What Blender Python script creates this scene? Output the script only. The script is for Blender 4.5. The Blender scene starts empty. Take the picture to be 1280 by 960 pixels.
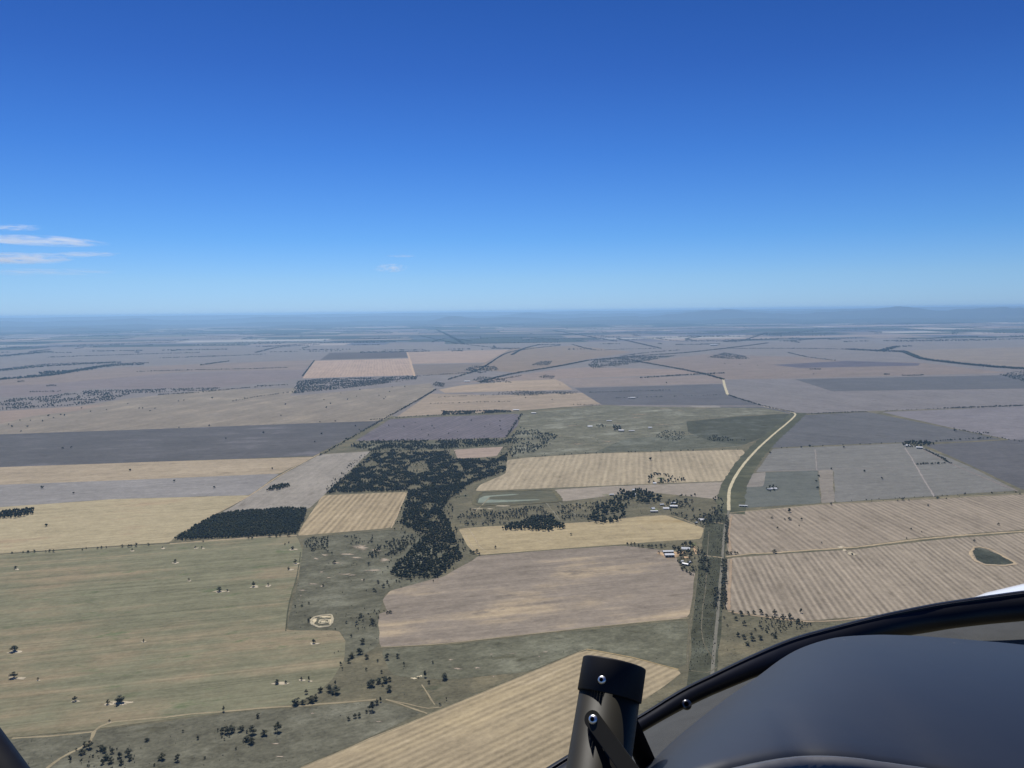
import bpy, bmesh, math, random
import numpy as np
from mathutils import Vector, Matrix, noise as mnoise

R = math.radians
random.seed(11)
rng = np.random.default_rng(11)
scene = bpy.context.scene
COL = scene.collection

# ------------------------------------------------------------------ camera
FPX, H = 963.0, 650.0                      # focal length in photo pixels, height above the plain
ROLL, HORIZ = math.atan(14.0 / 1280.0), 389.0
PITCH = math.atan((480 - HORIZ) * math.cos(ROLL) / FPX)
Fv = Vector((0, math.cos(PITCH), -math.sin(PITCH)))
U0 = Vector((0, math.sin(PITCH), math.cos(PITCH)))
R0 = Vector((1, 0, 0))
Rv = R0 * math.cos(ROLL) - U0 * math.sin(ROLL)
Uv = U0 * math.cos(ROLL) + R0 * math.sin(ROLL)
EYE = Vector((0, 0, H))
cam = bpy.data.objects.new("camera", bpy.data.cameras.new("camera"))
COL.objects.link(cam)
cam.matrix_world = Matrix(((Rv.x, Uv.x, -Fv.x, 0), (Rv.y, Uv.y, -Fv.y, 0), (Rv.z, Uv.z, -Fv.z, H), (0, 0, 0, 1)))
cam.data.sensor_width = 36
cam.data.lens = FPX / 1280 * 36
cam.data.clip_start = 0.05
cam.data.clip_end = 400000
scene.camera = cam


def ray(u, v):
    return Fv + Rv * ((u - 640) / FPX) - Uv * ((v - 480) / FPX)


def P(u, v, d):                            # point at depth d metres in front of the eye (the cockpit is sized with it)
    return EYE + ray(u, v) * d


def G(u, v, z=0.0):                        # where the line of sight meets the plain
    r = ray(u, v)
    t = (z - H) / r.z
    return Vector((r.x * t, r.y * t, z))


def gdist(u, v):
    return (G(u, v) - EYE).length


# ------------------------------------------------------------------ colour
def lin(c):
    return [(x / 255 / 12.92) if x <= 10 else ((x / 255 + 0.055) / 1.055) ** 2.4 for x in c]


SIG = 2.55e-5
HAZE = (0.245, 0.39, 0.66)
ILL = (1.28, 1.27, 1.26)


def albedo(c, d):                          # real surface colour behind the air at that distance
    T = math.exp(-SIG * d)
    return [min(0.6, max(0.012, (x - h * (1 - T)) / (T * e))) for x, h, e in zip(lin(c), HAZE, ILL)]


# ------------------------------------------------------------------ materials
def new_mat(name):
    m = bpy.data.materials.new(name)
    m.use_nodes = True
    nt = m.node_tree
    nt.nodes.clear()
    out = nt.nodes.new("ShaderNodeOutputMaterial")
    return m, nt, out


def math_node(nt, op, a, b=None, c=None):
    n = nt.nodes.new("ShaderNodeMath")
    n.operation = op
    for i, x in enumerate((a, b, c)):
        if x is None:
            continue
        if isinstance(x, (int, float)):
            n.inputs[i].default_value = x
        else:
            nt.links.new(x, n.inputs[i])
    return n.outputs[0]


def noise_node(nt, vec, scale, detail=3, rough=0.55):
    n = nt.nodes.new("ShaderNodeTexNoise")
    n.inputs["Scale"].default_value = scale
    n.inputs["Detail"].default_value = detail
    n.inputs["Roughness"].default_value = rough
    nt.links.new(vec, n.inputs["Vector"])
    return n.outputs["Fac"]


def mixc(nt, fac, a, b, mode="MIX"):
    n = nt.nodes.new("ShaderNodeMix")
    n.data_type = "RGBA"
    n.blend_type = mode
    for s, x in ((0, fac), (6, a), (7, b)):
        if isinstance(x, (int, float)):
            n.inputs[s].default_value = x
        elif isinstance(x, (list, tuple)):
            n.inputs[s].default_value = (*x[:3], 1)
        else:
            nt.links.new(x, n.inputs[s])
    return n.outputs[2]


def ramp(nt, fac, lo, hi):
    n = nt.nodes.new("ShaderNodeMapRange")
    n.inputs["From Min"].default_value = lo
    n.inputs["From Max"].default_value = hi
    n.interpolation_type = "SMOOTHSTEP"
    nt.links.new(fac, n.inputs["Value"])
    return n.outputs["Result"]


def field_mat(name, base, second=None, third=None, ang=0.0, period=0.0, amp=0.0, streak=0.12, patch=0.12, fine=0.16,
              slen=260.0, swid=14.0, cover2=0.5, seed=0.0, pscale=180.0, attr=None, coarse=0.17, warp=1.2, soft=0, tram=0.0):
    """Soil or stubble: base colour, drawn-out streaks along the working direction, sown rows, patches of a second colour."""
    m, nt, out = new_mat(name)
    geo = nt.nodes.new("ShaderNodeNewGeometry")
    rot = nt.nodes.new("ShaderNodeVectorRotate")
    rot.rotation_type = "Z_AXIS"
    rot.inputs["Angle"].default_value = -ang
    nt.links.new(geo.outputs["Position"], rot.inputs["Vector"])
    add = nt.nodes.new("ShaderNodeVectorMath")
    add.operation = "ADD"
    add.inputs[1].default_value = (seed * 917.0, seed * 531.0, seed * 77.0)
    nt.links.new(rot.outputs[0], add.inputs[0])
    sv = add.outputs[0]

    def scaled(x, y):
        n = nt.nodes.new("ShaderNodeVectorMath")
        n.operation = "MULTIPLY"
        n.inputs[1].default_value = (1 / x, 1 / y, 0.01)
        nt.links.new(sv, n.inputs[0])
        return n.outputs[0]
    st = noise_node(nt, scaled(slen, swid), 1.0, 4, 0.6)
    st2 = noise_node(nt, scaled(slen * 2.5, swid * 5), 1.0, 3, 0.6)
    pa = noise_node(nt, scaled(pscale * 1.6, pscale), 1.0, 5, 0.62)
    fi = noise_node(nt, scaled(9, 6), 1.0, 3, 0.7)
    co = noise_node(nt, scaled(38, 26), 1.0, 4, 0.7)
    tot = math_node(nt, "MULTIPLY_ADD", math_node(nt, "SUBTRACT", st, 0.5), streak * 4, 1.0)
    tot = math_node(nt, "MULTIPLY_ADD", math_node(nt, "SUBTRACT", st2, 0.5), streak * 3, tot)
    tot = math_node(nt, "MULTIPLY_ADD", math_node(nt, "SUBTRACT", pa, 0.5), patch * 4, tot)
    tot = math_node(nt, "MULTIPLY_ADD", math_node(nt, "SUBTRACT", fi, 0.5), fine * 4, tot)
    tot = math_node(nt, "MULTIPLY_ADD", math_node(nt, "SUBTRACT", co, 0.5), coarse * 4, tot)
    if period:
        sep = nt.nodes.new("ShaderNodeSeparateXYZ")
        nt.links.new(rot.outputs[0], sep.inputs[0])
        w = math_node(nt, "MULTIPLY_ADD", math_node(nt, "SUBTRACT", noise_node(nt, scaled(420, 60), 1.0, 2), 0.5), warp * period, sep.outputs["Y"])
        s1 = math_node(nt, "SINE", math_node(nt, "MULTIPLY", w, 2 * math.pi / period))
        s2 = math_node(nt, "SINE", math_node(nt, "MULTIPLY", w, 2 * math.pi / (period * 2.73)))
        env = ramp(nt, noise_node(nt, scaled(160, 30), 1.0, 3), 0.25, 0.6)
        tot = math_node(nt, "MULTIPLY_ADD", math_node(nt, "MULTIPLY", s1, env), amp, tot)
        tot = math_node(nt, "MULTIPLY_ADD", s2, amp * 0.22, tot)
    if tram:                                                # wheel tracks, every so many metres, worn in and out
        sp2 = nt.nodes.new("ShaderNodeSeparateXYZ")
        nt.links.new(rot.outputs[0], sp2.inputs[0])
        for ax_, per, wd, am in (("Y", tram, 0.05, 0.09), ("X", tram * 5.3, 0.012, 0.07)):
            q = math_node(nt, "PINGPONG", math_node(nt, "ADD", sp2.outputs[ax_], math_node(nt, "MULTIPLY", noise_node(nt, scaled(500, 300), 1.0, 1), tram * 0.25)), per)
            ln = math_node(nt, "SUBTRACT", 1.0, ramp(nt, q, 0.0, per * wd * 2))
            ln = math_node(nt, "MULTIPLY", ln, ramp(nt, noise_node(nt, scaled(240, 70), 1.0, 2), 0.42, 0.62))
            tot = math_node(nt, "MULTIPLY_ADD", ln, am, tot)
    tot = math_node(nt, "MAXIMUM", tot, 0.25)
    if attr:
        a = nt.nodes.new("ShaderNodeAttribute")
        a.attribute_name = attr
        c = a.outputs["Color"]
    else:
        c = base
    if second is not None:
        k = ramp(nt, math_node(nt, "ADD", math_node(nt, "MULTIPLY", pa, 0.65), math_node(nt, "MULTIPLY", st2, 0.35)), 0.62 - 0.3 * cover2, 0.80 - 0.3 * cover2)
        c = mixc(nt, k, c, second)
    if third is not None:
        k = ramp(nt, noise_node(nt, scaled(95, 40), 1.0, 5, 0.65), 0.58, 0.70)
        c = mixc(nt, k, c, third)
    comb = nt.nodes.new("ShaderNodeVectorMath")
    comb.operation = "SCALE"
    if isinstance(c, (list, tuple)):
        comb.inputs[0].default_value = c[:3]
    else:
        nt.links.new(c, comb.inputs[0])
    nt.links.new(tot, comb.inputs["Scale"])
    b = nt.nodes.new("ShaderNodeBsdfDiffuse")
    b.inputs["Roughness"].default_value = 0.0
    nt.links.new(comb.outputs[0], b.inputs["Color"])
    if soft:                                                # worn earth thins out raggedly towards its rim
        fa = nt.nodes.new("ShaderNodeAttribute")
        fa.attribute_name = "fade"
        k = math_node(nt, "ADD", fa.outputs["Fac"], math_node(nt, "MULTIPLY", math_node(nt, "SUBTRACT", noise_node(nt, scaled(28, 12), 1.0, 5, 0.7), 0.5), 1.7))
        tr = nt.nodes.new("ShaderNodeBsdfTransparent")
        mx = nt.nodes.new("ShaderNodeMixShader")
        nt.links.new(ramp(nt, k, 0.12, 0.42 if soft == 1 else 0.9), mx.inputs[0])
        nt.links.new(tr.outputs[0], mx.inputs[1])
        nt.links.new(b.outputs[0], mx.inputs[2])
        nt.links.new(mx.outputs[0], out.inputs["Surface"])
        return m
    nt.links.new(b.outputs[0], out.inputs["Surface"])
    return m


def leaf_mat(name, c, var=0.35, attr=None):
    m, nt, out = new_mat(name)
    geo = nt.nodes.new("ShaderNodeNewGeometry")
    info = nt.nodes.new("ShaderNodeObjectInfo")
    f = noise_node(nt, geo.outputs["Position"], 0.11, 3, 0.7)
    t = math_node(nt, "MULTIPLY_ADD", math_node(nt, "SUBTRACT", f, 0.5), var * 4, 1.0)
    t = math_node(nt, "MULTIPLY_ADD", math_node(nt, "SUBTRACT", info.outputs["Random"], 0.5), 0.5, t)
    t = math_node(nt, "MAXIMUM", t, 0.35)
    col = mixc(nt, ramp(nt, noise_node(nt, geo.outputs["Position"], 0.021, 2), 0.4, 0.65), c, (c[0] * 1.25, c[1] * 1.12, c[2] * 0.95))
    sc = nt.nodes.new("ShaderNodeVectorMath")
    sc.operation = "SCALE"
    nt.links.new(col, sc.inputs[0])
    nt.links.new(t, sc.inputs["Scale"])
    b = nt.nodes.new("ShaderNodeBsdfDiffuse")
    nt.links.new(sc.outputs[0], b.inputs["Color"])
    nt.links.new(b.outputs[0], out.inputs["Surface"])
    return m


def plain_mat(name, c, rough=0.6, metal=0.0, spec=0.5, bump=0.0, bscale=60.0, var=0.1, coat=0.0, vscale=20.0, croug=0.1):
    m, nt, out = new_mat(name)
    tc = nt.nodes.new("ShaderNodeTexCoord")
    b = nt.nodes.new("ShaderNodeBsdfPrincipled")
    f = noise_node(nt, tc.outputs["Object"], vscale, 4, 0.65)
    t = math_node(nt, "MULTIPLY_ADD", math_node(nt, "SUBTRACT", f, 0.5), var * 4, 1.0)
    sc = nt.nodes.new("ShaderNodeVectorMath")
    sc.operation = "SCALE"
    sc.inputs[0].default_value = c
    nt.links.new(t, sc.inputs["Scale"])
    nt.links.new(sc.outputs[0], b.inputs["Base Color"])
    rr = math_node(nt, "MULTIPLY_ADD", math_node(nt, "SUBTRACT", f, 0.5), var, rough)
    nt.links.new(rr, b.inputs["Roughness"])
    b.inputs["Metallic"].default_value = metal
    b.inputs["Specular IOR Level"].default_value = spec
    b.inputs["Coat Weight"].default_value = coat
    b.inputs["Coat Roughness"].default_value = croug
    if bump:
        bn = nt.nodes.new("ShaderNodeBump")
        bn.inputs["Strength"].default_value = bump
        bn.inputs["Distance"].default_value = 0.002
        nt.links.new(noise_node(nt, tc.outputs["Object"], bscale, 3), bn.inputs["Height"])
        nt.links.new(bn.outputs[0], b.inputs["Normal"])
    nt.links.new(b.outputs[0], out.inputs["Surface"])
    return m


# ------------------------------------------------------------------ objects
def tag(o, label=None, cat=None, group=None, kind=None):
    if label:
        o["label"] = label
    if cat:
        o["category"] = cat
    if group:
        o["group"] = group
    if kind:
        o["kind"] = kind
    return o


def mesh_obj(name, verts, faces, mat, parent=None, smooth=False):
    me = bpy.data.meshes.new(name)
    me.from_pydata([tuple(v) for v in verts], [], faces)
    me.update()
    if mat:
        me.materials.append(mat)
    if smooth:
        me.polygons.foreach_set("use_smooth", [True] * len(me.polygons))
    o = bpy.data.objects.new(name, me)
    COL.objects.link(o)
    if parent:
        o.parent = parent
    return o


def bm_obj(name, bm, mat, parent=None, smooth=False):
    me = bpy.data.meshes.new(name)
    bm.normal_update()
    bm.to_mesh(me)
    bm.free()
    if mat:
        me.materials.append(mat)
    if smooth:
        me.polygons.foreach_set("use_smooth", [True] * len(me.polygons))
    o = bpy.data.objects.new(name, me)
    COL.objects.link(o)
    if parent:
        o.parent = parent
    return o


def empty(name, loc, rz=0.0):
    o = bpy.data.objects.new(name, None)
    COL.objects.link(o)
    o.location = loc
    o.rotation_euler = (0, 0, rz)
    o.empty_display_size = 0.5
    return o


def ragged(pts, step=45.0, jit=2.2, rounding=True):
    """Field outline on the ground with slightly rounded corners and uneven edges."""
    n = len(pts)
    if rounding:
        q = []
        for i in range(n):
            a, b, c = pts[i - 1], pts[i], pts[(i + 1) % n]
            r = min(22.0, (a - b).length * 0.2, (c - b).length * 0.2)
            q.append(b + (a - b).normalized() * r)
            q.append(b * 0.6 + (b + (a - b).normalized() * r) * 0.2 + (b + (c - b).normalized() * r) * 0.2)
            q.append(b + (c - b).normalized() * r)
        pts = q
    out = []
    for i in range(len(pts)):
        a, b = pts[i], pts[(i + 1) % len(pts)]
        L = (b - a).length
        k = max(1, min(40, int(L / step)))
        nrm = Vector((-(b - a).y, (b - a).x, 0))
        if nrm.length > 0:
            nrm.normalize()
        for j in range(k):
            p = a.lerp(b, j / k)
            if j:
                p = p + nrm * (mnoise.noise(p * 0.011) * jit * 1.6 + random.uniform(-0.4, 0.4) * jit)
            out.append(p)
    return out


layer = [0.03]


def sheet(name, px, mat, label=None, cat=None, kind="structure", ground=False, jit=2.2):
    pts = [Vector(p) if ground else G(*p) for p in px]
    pts = ragged(pts, jit=jit)
    layer[0] += 0.003
    z = layer[0]
    o = mesh_obj(name, [(p.x, p.y, z) for p in pts], [list(range(len(pts)))], mat)
    if o.data.polygons[0].normal.z < 0:
        o.data.flip_normals()
    return tag(o, label, cat, None, kind)


def line_pts(px, step=30.0):
    p = [G(*q) for q in px]
    out = []
    n = len(p)
    for i in range(n - 1):
        p0, p1, p2, p3 = p[max(0, i - 1)], p[i], p[i + 1], p[min(n - 1, i + 2)]
        k = max(2, min(60, int((p2 - p1).length / step)))
        for j in range(k):
            t = j / k
            m1 = (p2 - p0) * 0.5
            m2 = (p3 - p1) * 0.5
            L = (p2 - p1).length
            if m1.length > L:
                m1 = m1.normalized() * L
            if m2.length > L:
                m2 = m2.normalized() * L
            t2, t3 = t * t, t * t * t
            out.append(p1 * (2 * t3 - 3 * t2 + 1) + m1 * (t3 - 2 * t2 + t) + p2 * (-2 * t3 + 3 * t2) + m2 * (t3 - t2))
    out.append(p[-1])
    return out


def ribbon(name, px, width, mat, label=None, cat=None, kind="structure", z=None, wob=0.25, off=0.0):
    pts = line_pts(px)
    layer[0] += 0.003
    zz = z if z is not None else layer[0] + 0.05
    vs, fs = [], []
    for i, p in enumerate(pts):
        d = (pts[min(i + 1, len(pts) - 1)] - pts[max(i - 1, 0)]).normalized()
        nrm = Vector((-d.y, d.x, 0))
        w = width * 0.5
        p = p + nrm * (mnoise.noise(p * 0.02) * width * wob + off)
        for sgn in (1, 0, -1):
            k = w * sgn * random.uniform(1 - wob, 1 + wob)
            vs.append((p.x + nrm.x * k, p.y + nrm.y * k, zz))
        if i:
            k = 3 * i
            fs += [(k - 3, k - 2, k + 1, k), (k - 2, k - 1, k + 2, k + 1)]
    o = mesh_obj(name, vs, fs, mat)
    if o.data.polygons[0].normal.z < 0:
        o.data.flip_normals()
    at_ = o.data.attributes.new("fade", "FLOAT", "POINT")
    at_.data.foreach_set("value", [1.0 if i % 3 == 1 else 0.0 for i in range(len(vs))])
    return tag(o, label, cat, None, kind)


def gang(a, b):
    p, q = G(*a), G(*b)
    return math.atan2(q.y - p.y, q.x - p.x)


def centre(px):
    x = sum(min(1280, max(0, p[0])) for p in px) / len(px)
    y = sum(min(960, p[1]) for p in px) / len(px)
    return x, y


# ------------------------------------------------------------------ the plain
ground_mat = field_mat("dry_grassland", albedo((112, 110, 98), 2200), albedo((127, 121, 104), 2200), albedo((95, 98, 88), 2200),
                       ang=0.3, streak=0.05, patch=0.10, fine=0.30, slen=120, swid=50, pscale=90, cover2=0.45, coarse=0.28)
g = mesh_obj("ground", [(-94000, -6000, 0), (94000, -6000, 0), (94000, 94000, 0), (-94000, 94000, 0)], [(0, 1, 2, 3)], ground_mat)
tag(g, "dry olive grassland plain reaching to the hazy horizon", "ground", None, "structure")

# far patchwork of paddocks, from about five kilometres out to the hills
pal = [((150, 137, 130), 4), ((138, 129, 128), 4), ((128, 122, 126), 3), ((110, 110, 119), 2), ((163, 148, 138), 2), ((100, 104, 112), 1.3),
       ((122, 120, 112), 1), ((172, 158, 150), 0.7)]
pw = [w for _, w in pal]
th = R(4.0)
ca, sa = math.cos(th), math.sin(th)
vs, fs, cs = [], [], []
tree_cells = []
y = 5200.0
row = 0
while y < 86000:
    dep = random.uniform(500, 1050) * (1 + y / 60000)
    x = -y * 1.05 - 3000 + random.uniform(0, 900)
    while x < y * 1.05 + 3000:
        wd = random.choice((700, 1000, 1500, 2600)) * random.uniform(0.8, 1.25) * (1 + y / 60000)
        sk = random.uniform(-120, 120)
        corners = [(x, y), (x + wd, y), (x + wd + sk, y + dep), (x + sk, y + dep)]
        splits = 2 if random.random() < 0.35 else 1
        for s in range(splits):
            f0, f1 = s / splits, (s + 1) / splits
            cc = [(x, y + dep * f0), (x + wd - 14, y + dep * f0), (x + wd - 14, y + dep * f1 - 12), (x, y + dep * f1 - 12)]
            b = len(vs)
            for (px_, py_) in cc:
                vs.append((px_ * ca - py_ * sa, px_ * sa + py_ * ca, 0.02))
            fs.append((b, b + 1, b + 2, b + 3))
            c = random.choices(pal, pw)[0][0]
            k = random.uniform(0.95, 1.05)
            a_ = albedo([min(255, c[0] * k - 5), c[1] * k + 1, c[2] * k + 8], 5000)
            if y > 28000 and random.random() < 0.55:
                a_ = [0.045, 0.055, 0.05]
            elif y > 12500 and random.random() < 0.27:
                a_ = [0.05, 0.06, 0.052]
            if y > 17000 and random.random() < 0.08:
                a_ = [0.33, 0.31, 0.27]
            cs.append(a_)
            tree_cells.append((cc, y))
        x += wd
    y += dep
    row += 1
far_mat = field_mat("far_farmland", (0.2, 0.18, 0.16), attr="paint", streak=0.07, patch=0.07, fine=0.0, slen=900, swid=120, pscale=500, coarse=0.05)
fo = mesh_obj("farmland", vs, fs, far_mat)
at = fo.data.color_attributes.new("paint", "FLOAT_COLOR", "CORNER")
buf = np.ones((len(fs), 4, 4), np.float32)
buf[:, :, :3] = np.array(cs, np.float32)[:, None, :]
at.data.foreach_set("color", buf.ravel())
tag(fo, "distant patchwork of mauve and tan paddocks below the hills", "farmland", None, "structure")

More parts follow.
